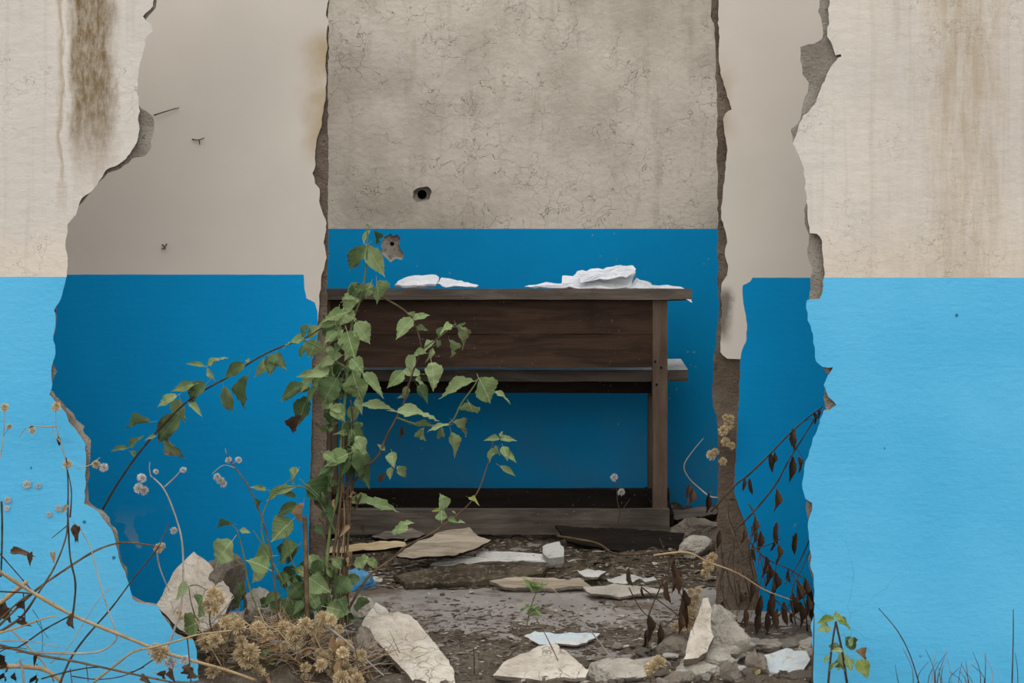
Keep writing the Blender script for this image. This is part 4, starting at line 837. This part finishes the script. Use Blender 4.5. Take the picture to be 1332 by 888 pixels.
dleaf(r2, [(jr.uniform(930, 1050), jr.uniform(690, 815), jr.uniform(16, 34)) for i in range(18)], .5)
r3 = dry('dead_weed', (841, 852, .3), 'dark dead weed with drooping leaves standing on the dirt right of the middle', 'dead weed')
for L, r in [([(841,852),(843,820),(845,797),(857,768),(872,734),(879,722)], .003),([(818,764),(832,790),(845,803)], .0018),([(834,763),(857,781),(884,801)], .002),([(872,734),(884,722),(900,716)], .0016),([(845,803),(862,815),(880,800)], .0014),([(872,734),(864,715),(858,700)], .0014),([(884,801),(888,780),(876,758)], .0016)]:
    stem(r3, [(a, c, .3) for a, c in L], r, .0012, 'stemdark')
dleaf(r3, [(843,822,44),(840,836,34),(858,828,34),(856,840,24),(819,752,28),(868,772,34),(874,752,40),(880,760,34),(888,785,38),(892,800,40),(884,812,34),(878,738,26),(834,772,16)], .3)
r4 = dry('dead_weed', (905, 672, 1.2), 'thin pale dead weed before the back wall right of the desk', 'dead weed')
stem(r4, [(940,646,.9),(925,646,.95),(910,635,1.0),(895,620,1.0),(890,605,1.0),(900,588,1.0),(915,570,1.0)], .0026, .001, 'stempale')
stem(r4, [(800,690,1.2),(806,668,1.2),(803,650,1.2),(802,625,1.2)], .002, .001, 'stemdark'); stem(r4, [(806,668,1.2),(815,655,1.2),(820,648,1.2)], .0015, .0008, 'stemdark')
dleaf(r4, [(899,648,32),(921,656,30),(897,640,22)], .95); puff(r4, 799, 621, 1.2, 5, 'puffpale'); puff(r4, 808, 640, 1.2, 5, 'puffpale')
r5 = dry('dry_tuft', (928, 640, .66), 'tan dry tuft clinging to the right jamb of the inner gap', 'dry tuft')
for L in ([(922,592),(932,588),(945,585),(958,580)], [(935,600),(938,570),(944,545)], [(930,610),(940,590),(946,560)]): stem(r5, [(a, c, .66) for a, c in L], .0016, .0008, 'stembrown')
for a, c, r in ((925,592,7),(930,588,6),(941,560,8),(948,552,7),(944,575,7),(952,580,5),(940,600,6),(950,545,6),(944,543,5)): puff(r5, a, c, .65, r)
r6 = dry('dry_tuft', (905, 835, .35), 'yellowish dry moss tuft behind the plaster spike', 'dry tuft')
for a, c, r in ((900,790,9),(895,800,10),(905,780,8),(893,815,9),(880,815,8),(902,805,8),(898,770,6),(908,768,6),(922,735,9),(926,725,8),(918,745,7)): puff(r6, a, c, .36, r)
r7 = dry('dry_tuft', (855, 885, .1), 'yellow dry tuft on the right rubble heap at the frame bottom', 'dry tuft')
for a, c, r in ((850,870,12),(858,862,10),(845,880,12),(865,878,10),(975,880,9),(983,872,7),(856,885,11)): puff(r7, a, c, .1, r)
# small weeds and stalks in the foreground
s1 = dry('sapling', (1088, 892, -.12), 'small sapling with yellowing leaves against the light blue wall, bottom right', 'sapling')
stem(s1, [(1076,905,-.12),(1081,850,-.12),(1087,808,-.12)], .003, .0022, 'stemdark'); stem(s1, [(1104,905,-.12),(1096,850,-.12),(1087,808,-.12)], .0035, .0026, 'stemdark')
leaves(s1, CH, [(650,655,585,664,.4,Y_),(655,650,640,636,.8,Y_),(660,660,714,684,.45,Y_),(655,650,690,655,.6,Y_),(630,680,600,692,.7),(700,730,722,744,.9),(690,720,735,770,.6,D),(660,740,650,785,.8),(680,770,640,765,.5),(725,770,776,800,.5,'leaftan'),(740,800,770,862,.7,Y_),(630,790,612,808,.6),
  (660,800,650,840,.8,B_),(700,800,712,832,.8),(690,780,670,830,.6),(640,830,660,812,.5)], -.12)
for L, lab in (([(1143,791),(1168,821),(1185,855),(1200,905)], 'thin bent grey stalk against the light blue wall at bottom right'), ([(1318,792),(1318,830),(1316,905)], 'thin straight stalk near the right frame edge'), ([(1059,800),(1058,850),(1055,905)], 'dark stalk at the right broken edge left of the sapling')):
    o = stem(None, [(a, c, -.08) for a, c in L], .001, .0018, 'stemdark', 'thin_stalk', own=P(L[-1][0], L[-1][1], -.08)); tag(o, lab, 'stalk')
s2 = dry('dry_twig_clump', (1240, 892, -.15), 'clump of fine dry twigs at the bottom right of the blue wall', 'twigs')
tr = random.Random(8)
for i in range(26):
    a = tr.gauss(1235, 35); h = tr.uniform(14, 50); stem(s2, [(a, 905, -.15), (a+tr.uniform(-6, 6), 895-h*.5, -.15), (a+tr.uniform(-16, 16), 892-h, -.15)], .0012, .0005, tr.choice(('stemdark', 'stempale', 'stembrown')), seg=3, sides=4, name='twig')
s3 = dry('green_sprig', (637, 880, .2), 'thin green sprig on a brown stem in front of the dirt floor', 'sprig')
stem(s3, [(637,880,.2),(660,856,.2),(680,831,.2),(690,791,.22),(697,772,.22),(706,757,.22)], .0022, .001, 'stembrown'); stem(s3, [(697,804,.2),(712,830,.18),(738,885,.12)], .001, .0018, 'stembrown')
for i in range(26):
    a, c = ((697, 765) if i % 2 else (690, 795)); leaf(s3, (a+tr.uniform(-4, 4), c+tr.uniform(-8, 8)), (a+tr.uniform(-16, 16), c+tr.uniform(-14, 10)), .21, .25, 'leaf')
for L, lab, m in (([(718,764),(755,804),(790,848),(830,900)], 'long pale straw leaning across the dirt right of the green sprig', 'stempale'), ([(616,842),(617,865),(616,892)], 'short dark dead twig standing in the dirt', 'stemdark')):
    o = stem(None, [(a, c, .15) for a, c in L], .0012, .002, m, 'thin_stalk', own=P(L[-1][0], L[-1][1], .15)); tag(o, lab, 'stalk')
o = stem(None, c2([(960,322),(1040,335),(1120,352),(1190,392),(1330,395)],400,588,2.96) and [(400+a/2.96, 588+c/2.96, 1.2) for a, c in ((960,322),(1040,335),(1120,352),(1190,392),(1330,388))], .004, .003, 'stembrown', 'fallen_twig', own=P(760, 700, 1.2)); tag(o, 'curved fallen twig lying over the dark board', 'twig')
